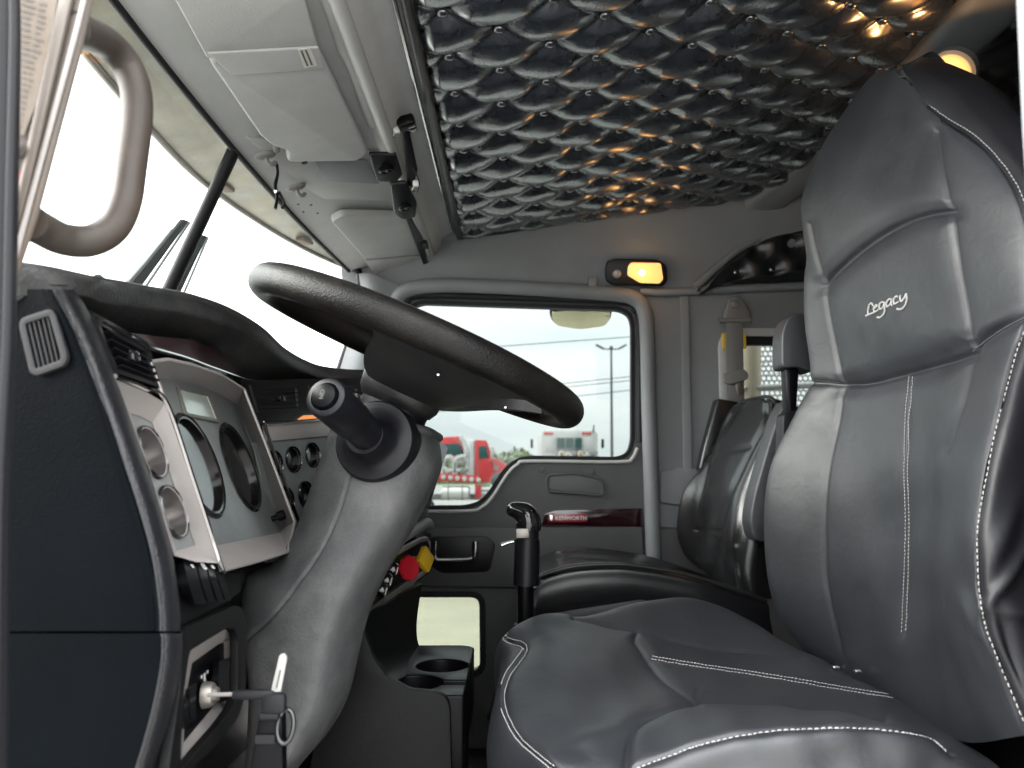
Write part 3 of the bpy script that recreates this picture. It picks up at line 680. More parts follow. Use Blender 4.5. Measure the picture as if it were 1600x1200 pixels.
# round mirror adjuster outside the glass, and the look-down mirror
mr = thing('look_down_mirror', 'small amber tinted convex mirror hung outside top of passenger window', 'mirror', at(905, 480, Y=2.45))
pl_m = (at(905, 497, Y=2.46), unit(A(.03, -.50, -.866)))
mo = roundpoly([on(a, b, pl_m) for a, b in [(859, 483), (905, 480), (957, 484), (955, 500), (945, 510), (905, 515), (868, 509), (859, 498)]], .02)
prism('mirror_back', mo, pl_m[1] * -.03, 'black_plastic', mr, .008, 3)
prism('mirror_glass', [p + pl_m[1] * .002 for p in offs(mo, .006)], pl_m[1] * .003, 'mirror_amber', mr, .001)
tube('bracket', [at(880, 484, Y=2.46), at(882, 474, Y=2.46), at(930, 474, Y=2.46), at(935, 484, Y=2.46)], .006, 'black_plastic', mr, 8, n=14)
ml = thing('mirror_head', 'black outer mirror head seen through corner of passenger window sill', 'mirror', at(788, 752, Y=2.6))
box('mirror_shell', at(786, 750, Y=2.62), (.07, .05, .07), 'black_plastic', ml, .02, ax=frame_axes(unit(A(.6, -.5, .3))), seg=4)
# ------------------------------------------------------------------ passenger seat belt on the side wall
belt = thing('seat_belt', 'grey seat belt with buckle tongue hanging from wall anchor behind passenger seat', 'seat belt', at(1147, 490, Y=2.25))
an = [at(a, b, Y=2.268) for a, b in [(1130, 492), (1133, 478), (1136, 469), (1147, 463), (1158, 469), (1163, 480), (1170, 492), (1166, 503), (1128, 503)]]
prism('anchor_cover', roundpoly(an, .012), (0, -.020, 0), 'belt_plastic', belt, .006, 3)
lathe('anchor_bolt', [(.013, 0), (.012, .005), (.006, .007), (0, .007)], at(1147, 475, Y=2.247), A(0, -1, 0), 'belt_plastic', belt, 18)
tube('guide_bar', [at(1124, 501, Y=2.245), at(1172, 501, Y=2.245)], .008, 'belt_plastic', belt, 10)
prism('webbing', [at(1134, 500, Y=2.246), at(1160, 500, Y=2.246), at(1163, 640, Y=2.246), at(1136, 640, Y=2.246)], (0, -.004, 0), 'webbing', belt, .001)
for a in (1131, 1163): box('yellow_tag', at(a, 533, Y=2.247), (.010, .006, .046), 'yellow_tag', belt, .001)
tg = prism('tongue_cover', roundpoly([at(a, b, Y=2.238) for a, b in [(1126, 586), (1160, 577), (1168, 586), (1166, 594), (1140, 602), (1131, 600)]], .01), (0, -.016, 0), 'belt_plastic', belt, .005, 3)
prism('tongue', [at(a, b, Y=2.236) for a, b in [(1148, 598), (1160, 595), (1163, 614), (1152, 617)]], (0, -.004, 0), 'dull_metal', belt, .001)
# ------------------------------------------------------------------ dashboard
mat('cup_wall', (.42, .40, .39), .20, metal=.9, rvar=.05, vscale=60)
mat('cup_dark', (.045, .043, .043), .14, metal=.9, rvar=.05, vscale=60)
dash = thing('dashboard', 'black grained truck dashboard with silver gauge panels, vents and switches', 'dashboard', (-.45, 1.4, -.78))
def ring(name, outer, inner, m, parent, n=60, lip=0.):
    """sloping skin between two closed outlines of equal length"""
    G = np.array([np.array(outer), np.array(inner)]); return grid_mesh(name, G, m, parent, closed_u=True, auto=30)
def dense(poly, n=8):
    P = np.asarray(poly, float); out = []
    for i in range(len(P)):
        for k in range(n): out.append(P[i] + (P[(i + 1) % len(P)] - P[i]) * k / n)
    return out
def back(pl, d): return (pl[0] - pl[1] * d, pl[1])
def fwd(pl, d): return (pl[0] + pl[1] * d, pl[1])
# body behind the panels
rows = []
for y, x in ((.63, -.395), (.85, -.40), (1.05, -.405), (1.12, -.405), (1.35, -.36), (1.62, -.31), (1.75, -.31), (2.0, -.33), (2.27, -.34)):
    rows.append([A(-.60, y, .14), A(x - .02, y, .13), A(x, y, .10), A(x + .02, y, -.05), A(x + .05, y, -.22), A(x + .03, y, -.31), A(-.62, y, -.40)])
patch('dash_body', rows, 'dash_plain', dash, 50, 30, .01, toward=A(3, 1.4, 0))
# padded hood over the instruments: front lip, crest, run to the glass
lipc = [(127, 458, .605), (170, 468, .69), (222, 474, .78), (285, 484, .89), (348, 503, 1.0), (400, 526, 1.08), (440, 560, 1.18), (483, 583, 1.30), (533, 594, 1.42), (577, 596, 1.54)]
topc = [(127, 433, .645), (170, 438, .73), (222, 447, .83), (285, 458, .94), (348, 480, 1.05), (397, 512, 1.12), (435, 546, 1.23), (481, 569, 1.36), (527, 576, 1.48), (577, 580, 1.60)]
undc = [(135, 474, .60), (176, 503, .70), (222, 522, .80), (285, 529, .92), (343, 552, 1.03), (380, 590, 1.10), (425, 600, 1.2), (478, 606, 1.34), (533, 612, 1.46), (577, 616, 1.58)]
ext = lambda f: [f(.0), f(.30), f(.66)]
L3 = [at(a, b, Y=y) for a, b, y in lipc] + [A(-.36, 1.75, .195), A(-.37, 2.0, .195), A(-.38, 2.26, .19)]
T3 = [at(a, b, Y=y) for a, b, y in topc] + [A(-.39, 1.78, .212), A(-.40, 2.0, .212), A(-.41, 2.26, .205)]
U3 = [at(a, b, Y=y) - A(.03, 0, 0) for a, b, y in undc] + [A(-.40, 1.75, .15), A(-.40, 2.0, .15), A(-.40, 2.26, .15)]
M3 = [l * .55 + t * .45 + A(.008, 0, .006) for l, t in zip(L3, T3)]
B3 = [A(-.50, t[1] + .02, t[2] - .005) for t in T3]; C3 = [A(-.69, t[1] + .02, min(t[2] - .03, .19)) for t in T3]
H3 = [l * .65 + u * .35 + A(.004, 0, 0) for l, u in zip(L3, U3)]
# near end of the hood wraps round to the door side
for S_, dz in ((L3, -.002), (T3, 0), (U3, -.004), (M3, 0), (B3, 0), (C3, 0), (H3, -.002)):
    p0 = S_[0]; S_.insert(0, A(p0[0] - .030, .578, p0[2] - .004 + dz)); S_.insert(0, A(p0[0] - .10, .565, p0[2] - .014 + dz))
patch('dash_hood', [U3, H3, L3, M3, T3, B3, C3], 'dash_hood', dash, 50, 110, .008, toward=A(.5, 1, 2))
# end panel by the driver's door: two moulded skins with a joint between them
def edge_rows(ys, edge):
    rows = []
    for py_, ex in zip(ys, edge):
        rows.append([at(-140, py_, Y=.60), at(-20, py_, Y=.585), at(ex * .45, py_, Y=.578), at(ex - 46, py_, Y=.574), at(ex - 24, py_, Y=.576), at(ex - 9, py_, Y=.586), at(ex - 1, py_, Y=.602), at(ex + 2, py_, Y=.628), at(ex - 2, py_, Y=.66)])
    return rows
piping_line = [(98, 470), (150, 600), (200, 760), (232, 870), (240, 985)]
def end_skin(n1, n2, rows, nv, pl):
    G = crease(grid(np.array(rows), nv, 81), [pl], .0022 if n1 == 'end_panel' else .0, 3.5); k = 34
    grid_mesh(n1, G[:, :k + 1], 'dash_black', dash, .006); grid_mesh(n2, G[:, k:], 'dash_roll', dash, .006)
end_skin('end_panel', 'edge_roll', edge_rows([452, 520, 600, 700, 800, 880, 950, 986], [118, 152, 182, 218, 250, 270, 279, 280]), 60, piping_line)
end_skin('lower_end_panel', 'lower_edge_roll', edge_rows([990, 1000, 1040, 1100, 1160, 1210, 1260], [281, 283, 281, 270, 255, 240, 225]), 40, [(232, 992), (249, 1020), (252, 1080), (240, 1160), (232, 1210)])
# demister grille in the end panel
pe = plane3(at(30, 500, Y=.581), at(110, 500, Y=.5765), at(70, 580, Y=.5785))
g_o = roundpoly(pxpoly([(33, 500), (84, 484), (92, 492), (111, 558), (106, 572), (62, 588), (52, 583)], fwd(pe, .001)), .008, 4)
gr = prism('side_vent', g_o, pe[1] * .004, 'vent_frame', dash, .0015, holes=[[p for p in offs(g_o, .005)]])
prism('vent_well', [p for p in offs(g_o, .004)], pe[1] * .0007, 'black_satin', gr)
for k_ in range(6):
    t = (k_ + .5) / 6; a0 = np.array([41, 500]) * (1 - t) + np.array([84, 487]) * t; a1 = np.array([60, 582]) * (1 - t) + np.array([103, 568]) * t
    tube('slat', [on(*a0, fwd(pe, .003)), on(*a1, fwd(pe, .003))], .0011, 'vent_frame', gr, 6)
# ---- planes of the instrument panels
PM = plane3(at(345, 890, Y=.72), at(460, 830, Y=1.05), at(240, 570, Y=.72))
PS = plane3(at(273, 860, Y=.63), at(343, 880, Y=.715), at(147, 494, Y=.61))
PC = plane3(at(415, 800, Y=1.10), at(660, 790, Y=1.62), at(400, 600, Y=1.10))
PL = plane3(at(290, 1190, Y=.64), at(375, 1110, Y=.80), at(290, 985, Y=.64))
def face(name, poly, pl, m, gauges, parent, t=.004):
    hs = []; x, y, n = frame_axes(pl[1])
    for c, r in gauges: hs.append([c + r * (math.cos(a) * x + math.sin(a) * y) for a in np.linspace(0, 2 * math.pi, 37)[:-1]])
    return prism(name, poly, pl[1] * -t, m, parent, holes=hs)
def cup(c, r, n, parent, depth=.03, dial='dial_face', ticks=0, needle=None, rim='black_gloss', wall='cup_wall'):
    g = lathe('gauge', [(r * .90, -depth), (r * .985, -depth * .9), (r * 1.0, .0), (r * 1.0, .0015), (r * 1.05, .002), (r * 1.06, -.001)], c, n, wall, parent, 44, caps=False)
    g.data.materials.append(M[wall])
    lathe('dial', [(r * .92, -depth + .001), (r * .3, -depth + .0012), (0, -depth + .0012)], c, n, dial, g, 36)
    lathe('bezel_ring', [(r * 1.02, .001), (r * 1.08, .0032), (r * 1.14, .001), (r * 1.14, -.001)], c, n, rim, g, 44, caps=False)
    x, y, _ = frame_axes(n)
    if needle is not None:
        d_ = math.cos(needle) * x + math.sin(needle) * y
        tube('needle', [c - n * (depth - .005) - d_ * r * .15, c - n * (depth - .005) + d_ * r * .7], [.0012, .0005], 'red_plastic', g, 5)
        lathe('needle_hub', [(r * .1, -depth + .001), (r * .1, -depth + .007), (0, -depth + .008)], c, n, 'black_satin', g, 14)
    return g
# main cluster
PMb = back(PM, .030)
out_m = dense(pxpoly([(234, 566), (262, 562), (300, 570), (345, 586), (381, 608), (420, 708), (460, 815), (450, 862), (400, 877), (346, 891), (305, 775), (262, 640)], PM), 6)
inn_m = dense(pxpoly([(250, 592), (268, 592), (305, 600), (342, 615), (371, 632), (406, 728), (442, 826), (438, 832), (390, 842), (340, 852), (305, 765), (272, 660)], PMb), 6)
bz = ring('cluster_bezel', out_m, inn_m, 'silver_trim', dash)
c1, c2 = on(312, 727, PMb), on(376, 730, PMb)
fm = face('cluster_face', pxpoly([(246, 586), (268, 588), (305, 595), (342, 610), (374, 628), (409, 726), (446, 826), (441, 838), (390, 848), (340, 858), (303, 765), (268, 660)], back(PM, .0305)), back(PM, .0305), 'silver_face', [(on(312, 727, back(PM, .0305)), 0.0545), (on(376, 730, back(PM, .0305)), 0.0545)], dash)
for c, nd in ((c1, 3.9), (c2, 4.2)):
    g = cup(c, 0.0545, PM[1], fm, .046, needle=nd, wall='cup_dark')
    x, y, n = frame_axes(PM[1])
    for k_ in range(25):
        a = rad(-40 + k_ * 260 / 24); d_ = math.cos(a) * x + math.sin(a) * y; b0 = c - n * .0445
        tube('tick_mark', [b0 + d_ * .040, b0 + d_ * .045], .0005, 'dial_dark', g, 4)
sc_ = prism('display_screen', pxpoly([(281, 608), (325, 619), (339, 655), (293, 645)], back(PM, .0285)), PM[1] * -.0016, 'screen_grey', fm)
fr = dense(pxpoly([(278, 603), (327, 614), (343, 660), (291, 649)], back(PM, .0275)), 1)
prism('display_frame', fr, PM[1] * -.002, 'dull_metal', fm, holes=[dense(pxpoly([(281, 608), (325, 619), (339, 655), (293, 645)], back(PM, .0275)), 1)])
lathe('trip_knob', [(.004, 0), (.004, .008), (.007, .009), (.007, .018), (0, .019)], on(425, 811, back(PM, .03)), PM[1], 'black_satin', fm, 16)
tube('cluster_edge', out_m + out_m[:1], .0022, 'silver_trim', dash, 8)
# left sub-panel with two small gauges
PSb = back(PS, .016)
out_s = dense(pxpoly([(178, 592), (200, 601), (230, 613), (258, 630), (300, 752), (343, 880), (306, 878), (272, 868), (232, 730)], PS), 6)
inn_s = dense(pxpoly([(204, 646), (215, 649), (226, 654), (238, 661), (270, 752), (305, 852), (292, 856), (276, 860), (238, 745)], PSb), 6)
ring('side_bezel', out_s, inn_s, 'silver_trim', dash)
PSc = back(PS, .0165)
fs = face('side_face', pxpoly([(196, 640), (215, 645), (230, 650), (242, 658), (274, 752), (310, 858), (292, 862), (268, 862), (230, 745)], PSc), PSc, 'silver_face', [(on(237, 707, PSc), .0222), (on(270, 800, PSc), .0222)], dash)
for a, b in ((237, 707), (270, 800)): cup(on(a, b, PSb), .0222, PS[1], fs, .030, needle=2.5)
tube('side_panel_edge', [on(*p, fwd(PS, .001)) for p in [(180, 588), (225, 606), (260, 629), (303, 752), (346, 884), (347, 890)]], .0022, 'chrome', dash, 6, n=40)
# outboard vent with slats
def vent(poly, pl, ns, parent, m='black_gloss', skew=None):
    o = pxpoly(poly, fwd(pl, .002)); v = prism('air_vent', o, pl[1] * -.016, m, parent, holes=[offs(o, .0045)])
    prism('vent_well', [p - pl[1] * .014 for p in offs(o, .003)], pl[1] * -.002, 'black_satin', v)
    P = np.array(poly, float)
    for k_ in range(ns):
        t = (k_ + .7) / (ns + .4); a, b = P[0] * (1 - t) + P[3] * t, P[1] * (1 - t) + P[2] * t
        q0, q1 = on(*(a * .95 + b * .05), back(pl, .001)), on(*(a * .05 + b * .95), back(pl, .001))
        d_ = unit(q1 - q0); up_ = unit(np.cross(pl[1], d_)); w_ = pl[1] * .008 + up_ * .0015
        prism('slat', [q0 - w_ * .5, q1 - w_ * .5, q1 + w_ * .5, q0 + w_ * .5], up_ * .0010, 'black_plastic', v)
    c = on(*(P.mean(0) + [6, 0]), fwd(pl, .004)); box('thumb_wheel', c, (.014, .010, .008), 'black_gloss', v, .003, ax=frame_axes(pl[1]))
    return v
vent([(148, 495), (226, 543), (250, 606), (184, 583)], PS, 6, dash)
prism('vent_surround', pxpoly([(140, 484), (231, 535), (258, 622), (178, 590)], back(PS, .014)), PS[1] * -.01, 'black_gloss', dash)
# burgundy strip under the hood
prism('wood_strip', pxpoly([(205, 520), (250, 526), (302, 531), (343, 549), (379, 590), (330, 573), (290, 558), (232, 541)], back(PM, .012)), PM[1] * -.006, 'wood_burgundy', dash)
tube('wood_strip_edge', [on(*p, back(PM, .008)) for p in [(205, 526), (232, 541), (290, 558), (330, 573), (384, 592), (398, 594)]], .0016, 'chrome', dash, 6, n=30)
prism('cluster_surround', pxpoly([(228, 540), (300, 556), (384, 590), (402, 610), (470, 815), (452, 872), (346, 898), (225, 560)], back(PM, .034)), PM[1] * -.006, 'black_gloss', dash)
# centre stack: vent, gauges, switch panel
cs = prism('centre_panel', pxpoly([(383, 594), (580, 590), (700, 700), (668, 800), (640, 830), (470, 830), (440, 800)], PC), PC[1] * -.008, 'black_gloss', dash)
vent([(392, 602), (466, 601), (470, 643), (405, 645)], PC, 5, dash)
vent([(484, 601), (560, 600), (560, 640), (492, 643)], PC, 5, dash)
prism('amber_telltale', pxpoly([(466, 655), (475, 649), (500, 648), (500, 657), (470, 658)], fwd(PC, .003)), PC[1] * -.002, 'amber_dash', dash)
PCf = fwd(PC, .006)
fc = face('gauge_face', pxpoly([(396, 691), (530, 680), (590, 830), (430, 836)], PCf), PCf, 'silver_face', [(on(a, b, PCf), .0180) for a, b in ((428, 725), (458, 718), (488, 711), (446, 782), (477, 772))], dash, .003)
prism('gauge_panel_brow', pxpoly([(414, 664), (520, 656), (524, 681), (418, 690)], fwd(PC, .010)), PC[1] * -.006, 'silver_trim', dash, .002)
for a, b in ((428, 725), (458, 718), (488, 711), (446, 782), (477, 772)): cup(on(a, b, PCf), .0180, PC[1], fc, .014, dial='dial_dark', needle=3.3, wall='cup_dark')
tube('gauge_panel_edge', [on(*p, fwd(PC, .012)) for p in [(500, 656), (424, 662), (415, 668), (440, 740), (468, 820)]], .0025, 'chrome', dash, 6, n=30)
# passenger-side end of the centre stack: lower vent and the brake valve panel
PV = plane3(at(600, 860, Y=1.25), at(668, 830, Y=1.62), at(568, 962, Y=1.22))
prism('stack_side', pxpoly([(560, 760), (655, 765), (668, 800), (674, 820), (672, 895), (560, 975)], back(PV, .012)), PV[1] * -.01, 'black_gloss', dash)
for k_ in range(5):
    a = np.array([622, 822]) + np.array([7.5, -10]) * k_
    tube('slat', [on(*a, fwd(PV, .002)), on(*(a + [7, 4]), fwd(PV, .002)), on(*(a + [9, 12]), fwd(PV, .001))], .004, 'black_gloss', dash, 6, n=8)
tube('stack_moulding', [on(*p, fwd(PV, .006)) for p in [(585, 866), (620, 845), (655, 824), (668, 817), (671, 826)]], .010, 'trim_grey', dash, 10, n=24)
frv = [(592, 872), (655, 840), (664, 838), (669, 846), (668, 884), (662, 894), (566, 964), (556, 960)]
fo = roundpoly(pxpoly(frv, PV), .006); vb = prism('valve_panel_frame', fo, PV[1] * .006, 'silver_trim', dash, .002, holes=[offs(fo, .008)])
prism('valve_panel', offs(fo, .004), PV[1] * .001, 'black_satin', dash)
for (a, b, ln, rs, mt, nm) in ((634, 888, .060, .024, 'red_plastic', 'red_brake_knob'), (650, 876, .075, .024, 'yellow_plastic', 'yellow_brake_knob')):
    c = on(a - 16, b + 2, PV); e = at(a + (4 if mt[0] == 'r' else 14), b - (0 if mt[0] == 'r' else 2), Y=c[1] - .02); ax_ = unit(e - c); L_ = np.linalg.norm(e - c)
    kn = tube(nm, [c, c + ax_ * (L_ - .004)], .0085, mt, dash, 14)
    if mt[0] == 'r': lathe('knob_cap', [(.009, -.004), (.019, 0), (.023, .005), (.021, .010), (.012, .009), (0, .008)], c + ax_ * (L_ - .004), ax_, mt, kn, 8)
    else: prism('knob_cap', roundpoly(rrect(c + ax_ * (L_ - .004), *[(lambda x, y: (unit(x + y), unit(y - x)))(*frame_axes(ax_)[:2])][0], .036, .036, .004), .002), ax_ * .009, mt, kn, .002)
for a, b in ((606, 888), (596, 905), (588, 920)):
    c = on(a, b, fwd(PV, .003)); kb = lathe('rotary_knob', [(.013, 0), (.013, .010), (.010, .016), (0, .016)], c, PV[1], 'black_gloss', dash, 16)
    box('knob_mark', c + PV[1] * .0165, (.002, .012, .001), 'print_white', kb, .0003, ax=frame_axes(PV[1]))
# rocker switches below the small gauges
PW = plane3(at(283, 872, Y=.64), at(345, 890, Y=.74), at(298, 947, Y=.64))
prism('switch_panel', pxpoly([(272, 868), (345, 893), (378, 896), (376, 925), (345, 948), (281, 980)], back(PW, .010)), PW[1] * -.012, 'dash_plain', dash, .002)
for k_, (x0, x1, s) in enumerate(((285, 303, '\u00d7'), (306, 318, '\u25a1'), (321, 331, 'RE'), (333, 342, 'RE'))):
    tpy, bty = 874 + (x0 - 285) * .05, 944 - (x0 - 285) * .12
    rr = [[on(x0 + (.16 * (j - 2) ** 2 if True else 0) + j * 3.6, tpy + (bty - tpy) * j / 5, fwd(PW, -.004 + .009 * math.sin(math.pi * (j + .6) / 6.2))), on(x1 + .16 * (j - 2) ** 2 + j * 3.6, tpy + (bty - tpy) * j / 5, fwd(PW, -.004 + .009 * math.sin(math.pi * (j + .6) / 6.2)))] for j in range(6)]
    sw, _ = patch('rocker_switch', rr, 'black_satin', dash, 18, 4, .008)
    xa = unit(rr[0][1] - rr[0][0]); ya = unit(rr[0][0] - rr[1][0]); ya = unit(ya - xa * np.dot(xa, ya))
    text('switch_legend', s, (rr[1][0] + rr[1][1]) / 2 + np.cross(xa, ya) * .0022, xa, ya, .0085 if k_ < 2 else .0055, .0002, 'print_white', sw)
# padded frame round the ignition panel
fo = roundpoly(pxpoly([(284, 984), (368, 945), (380, 950), (385, 968), (384, 1085), (374, 1120), (345, 1160), (280, 1222), (262, 1215), (284, 1060)], fwd(PL, .004)), .012)
hi = roundpoly(pxpoly([(297, 1016), (354, 982), (367, 983), (372, 996), (372, 1082), (363, 1104), (345, 1130), (282, 1204), (288, 1080)], fwd(PL, .004)), .008)
prism('ignition_frame', fo, PL[1] * -.008, 'dash_plain', dash, .004, 3, holes=[hi])
ho = dense(pxpoly([(296, 1017), (355, 981), (371, 986), (373, 1082), (364, 1106), (346, 1132), (280, 1208), (287, 1085)], back(PL, .003)), 5)
hn = dense(pxpoly([(300, 1036), (342, 1006), (350, 1004), (352, 1072), (346, 1088), (330, 1108), (287, 1160), (291, 1085)], back(PL, .014)), 5)
ring('ignition_bezel', ho, hn, 'silver_trim', dash)
prism('ignition_panel', pxpoly([(292, 1030), (350, 998), (362, 1004), (362, 1080), (352, 1100), (334, 1120), (280, 1176), (286, 1085)], back(PL, .0145)), PL[1] * -.006, 'black_satin', dash)
for x0, x1, y0, y1 in ((341, 356, 1033, 1098), (296, 306, 1072, 1130), (287, 295, 1085, 1140)):
    rr = [[on(x0 + .5 * (j - 2) ** 2, y0 + (y1 - y0) * j / 4, fwd(PL, -.006 + .006 * math.sin(math.pi * (j + .5) / 5))), on(x1 + .5 * (j - 2) ** 2, y0 - 6 + (y1 - y0) * j / 4, fwd(PL, -.006 + .006 * math.sin(math.pi * (j + .5) / 5)))] for j in range(5)]
    patch('rocker_switch', rr, 'black_satin', dash, 14, 4, .006)
ic = on(318, 1086, back(PL, .010)); KA = A(1, 0, 0)
ig = lathe('ignition_lock', [(.0115, 0), (.0112, .006), (.0095, .009), (.007, .009), (.007, .011), (0, .011)], ic, PL[1], 'dull_metal', dash, 28)
lathe('lock_core', [(.006, .011), (.006, .013), (0, .013)], ic, PL[1], 'dull_metal', ig, 20)
text('lock_legend', '\u00b0 8 \u00b0', on(320, 1060, back(PL, .0135)), *frame_axes(PL[1])[:2], .012, .0002, 'print_white', dash)
# ------------------------------------------------------------------ key ring
key = thing('key_ring', 'ignition key with black fob and white tag hanging in the lock', 'keys', at(420, 1095, Y=.69))
ky = lambda a, b, y=.69: at(a, b, Y=y)
tube('key_blade', [ky(324, 1086), ky(372, 1084.5)], .0011, 'silver_trim', key, 6, flat=1.6)
tube('key_bow', [ky(364, 1086), ky(372, 1086), ky(420, 1085), ky(428, 1086)], [.0030, .0036, .0036, .0026], 'rubber', key, 10, flat=1.2)
prism('white_tag', roundpoly([ky(422, 1084), ky(436, 1023), ky(444, 1021), ky(448, 1028), ky(437, 1087)], .003), (0, .004, 0), 'tag_white', key, .001)
tube('tag_print', [ky(432, 1075, .689), ky(438, 1047, .689)], .0006, 'print_grey', key, 4)
box('key_head', ky(428, 1098), (.022, .010, .018), 'rubber', key, .005)
tube('split_ring', [ky(424, 1090) + A(.006 * math.cos(t), .002 * math.sin(t), -.008 + .010 * math.sin(t)) for t in np.linspace(0, 2 * math.pi, 20)[:-1]], .0008, 'chrome', key, 6, closed=True)
fb = prism('black_fob', roundpoly([ky(405, 1118), ky(412, 1113), ky(434, 1114), ky(440, 1120), ky(442, 1230), ky(386, 1230)], .004), (0, .014, 0), 'black_satin', key, .003, 3)
prism('fob_plate', [ky(400, 1148, .6885), ky(430, 1148, .6885), ky(429, 1162, .6885), ky(398, 1162, .6885)], (0, -.0006, 0), 'black_plastic', fb)
tube('fob_cap', [ky(408, 1119), ky(436, 1119)], .004, 'rubber', fb, 8)
tube('spare_key_ring', [ky(446, 1135) + A(.007 * math.cos(t), .004 * math.sin(t), .013 * math.sin(t)) for t in np.linspace(0, 2 * math.pi, 20)[:-1]], .0022, 'black_gloss', key, 8, closed=True)
# ------------------------------------------------------------------ steering column
mat('wheel_spoke', (.012, .012, .013), .45, spec=.4, bump=('leather', 520, .25, .0008), dust=((.05, .045, .04), .3, 22))
colm = thing('steering_column', 'scuffed grey plastic steering column shroud rising from the floor', 'steering column', at(440, 1200, Y=1.0))
# cross rows from the wheel down: left outline, near face, ridge, right outline, far side
cl = [  # py, left, near-left, ridge, right ; Y follows
    ((528, 640, 1.02), (560, 655, .955), (620, 668, .945), (664, 676, .965), (686, 686, 1.03)),
    ((506, 702, 1.01), (545, 715, .945), (618, 728, .930), (672, 728, .955), (690, 730, 1.03)),
    ((482, 776, 1.00), (525, 785, .935), (600, 795, .920), (650, 792, .955), (672, 775, 1.03)),
    ((458, 838, 1.00), (500, 848, .930), (568, 858, .912), (618, 850, .950), (645, 828, 1.03)),
    ((425, 884, .99), (465, 902, .925), (535, 918, .905), (585, 910, .950), (603, 898, 1.03)),
    ((384, 908, .97), (432, 950, .918), (512, 975, .900), (562, 968, .950), (577, 958, 1.03)),
    ((378, 985, .95), (428, 1010, .912), (500, 1030, .896), (550, 1026, .945), (561, 1020, 1.03)),
    ((388, 1065, .94), (430, 1080, .908), (492, 1095, .893), (535, 1090, .945), (546, 1082, 1.03)),
    ((386, 1150, .94), (420, 1152, .905), (462, 1160, .890), (505, 1148, .940), (520, 1132, 1.03)),
    ((378, 1225, .94), (400, 1228, .903), (425, 1232, .890), (452, 1215, .940), (470, 1192, 1.03)),
    ((360, 1290, .96), (370, 1290, .91), (390, 1290, .90), (410, 1280, .95), (420, 1270, 1.03))]
rows = []
for r in cl:
    p = [at(a, b, Y=y) for a, b, y in r]; rows.append([p[0] + A(-.005, .06, 0)] + p + [p[-1] + A(-.012, .05, 0)])
Gc = grid(np.array(rows), 280, 200)
seam = [(548, 735), (540, 765), (528, 802), (512, 840), (492, 875), (470, 905), (430, 958), (386, 1000)]
Gc = crease(Gc, [seam], .0030, 1.8)
grid_mesh('shroud', Gc, 'column_plastic', colm, .006)
# rim at the top of the shroud and hub neck
tube('shroud_collar', [at(a, b, Y=y) for a, b, y in [(528, 640, 1.02), (560, 652, .955), (620, 664, .945), (664, 673, .965), (686, 684, 1.03)]], .006, 'column_plastic', colm, 8, n=20)
for k_ in range(4): box('column_rib', at(560 + k_ * 9, 628 + k_ * 3, Y=1.0), (.004, .03, .02), 'column_plastic', colm, .001)
stk = thing('column_stalk', 'black cylindrical column stalk with push button end pointing at the door', 'control stalk', at(588, 688, Y=.93))
b0 = at(590, 692, Y=.928); e0 = at(508, 620, Y=.792); ax_ = unit(e0 - b0); Ls = np.linalg.norm(e0 - b0)
lathe('stalk_base', [(.050, -.03), (.050, .004), (.047, .010), (.041, .011), (.034, .014), (.028, .020), (.0245, .032), (.0225, .045)], at(588, 690, Y=.935), unit(ax_ * .6 + A(-.1, -1, .05)), 'black_plastic', stk, 44)
lathe('stalk_arm', [(.024, .01), (.0205, .04), (.0200, .075)], b0, ax_, 'black_plastic', stk, 32)
lathe('stalk_sleeve', [(.0205, .074), (.0222, .077), (.0222, Ls - .008), (.0212, Ls - .001), (.0200, Ls), (.0158, Ls + .0005), (.0150, Ls - .006), (.0150, Ls - .008)], b0, ax_, 'black_plastic', stk, 36)
bt = lathe('push_button', [(.0142, Ls - .008), (.0142, Ls + .001), (.0128, Ls + .0045), (.008, Ls + .0065), (0, Ls + .007)], b0, ax_, 'black_satin', stk, 30)
xx_, yy_, _ = frame_axes(ax_); text('button_legend', 'ND', b0 + ax_ * (Ls + .0071), yy_, -xx_, .007, .0001, 'print_grey', bt)
# ------------------------------------------------------------------ steering wheel
WC = A(-.122, 1.0, .160); wt = rad(22.6)
E1 = A(math.cos(wt), 0, -math.sin(wt)); E2 = A(0, 1, 0); EN = np.cross(E1, E2)   # EN looks up and to the rear
if EN[2] < 0: EN = -EN
wheel = thing('steering_wheel', 'worn dark brown leather steering wheel seen edge-on above column', 'steering wheel', WC)
R_ = .212
def wp(phi, r=R_, h=0.): return WC + r * (math.cos(phi) * E1 + math.sin(phi) * E2) + EN * h
tube('rim', [wp(t) for t in np.linspace(0, 2 * math.pi, 97)[:-1]], .0195, 'wheel_skin', wheel, 24, closed=True, up=EN)
tube('rim_seam', [wp(t, R_ - .003, .0195) for t in np.linspace(0, 2 * math.pi, 97)[:-1]], .0012, 'black_plastic', wheel, 6, closed=True)
def spoke(mid, sg):
    rows = []
    for s in np.linspace(0, 1, 11):
        r = R_ - .006 - s * (R_ - .056); h = -.006 - .054 * s ** 1.25; half = rad(39) + rad(44) * s ** 2.2
        row = []
        for u in np.linspace(-1, 1, 11):
            row.append(wp(mid + sg * half * u * (1 - .34 * math.sin(math.pi * min(1, s * 1.1)) * (u > 0)), r, h - (.004 + .008 * math.sin(math.pi * s)) * (1 - u * u)))
        rows.append(row)
    return grid(np.array(rows), 40, 40)
for mid, sg in ((rad(302), 1), (rad(58), -1)):
    G = spoke(mid, sg); grid_mesh('spoke', G, 'wheel_spoke', wheel, .016, toward=WC + A(0, 0, -3))
lathe('hub', [(0, -.082), (.040, -.082), (.048, -.078), (.054, -.068), (.056, -.050), (.053, -.030), (.045, -.018), (0, -.014)], WC, EN, 'wheel_spoke', wheel, 40)
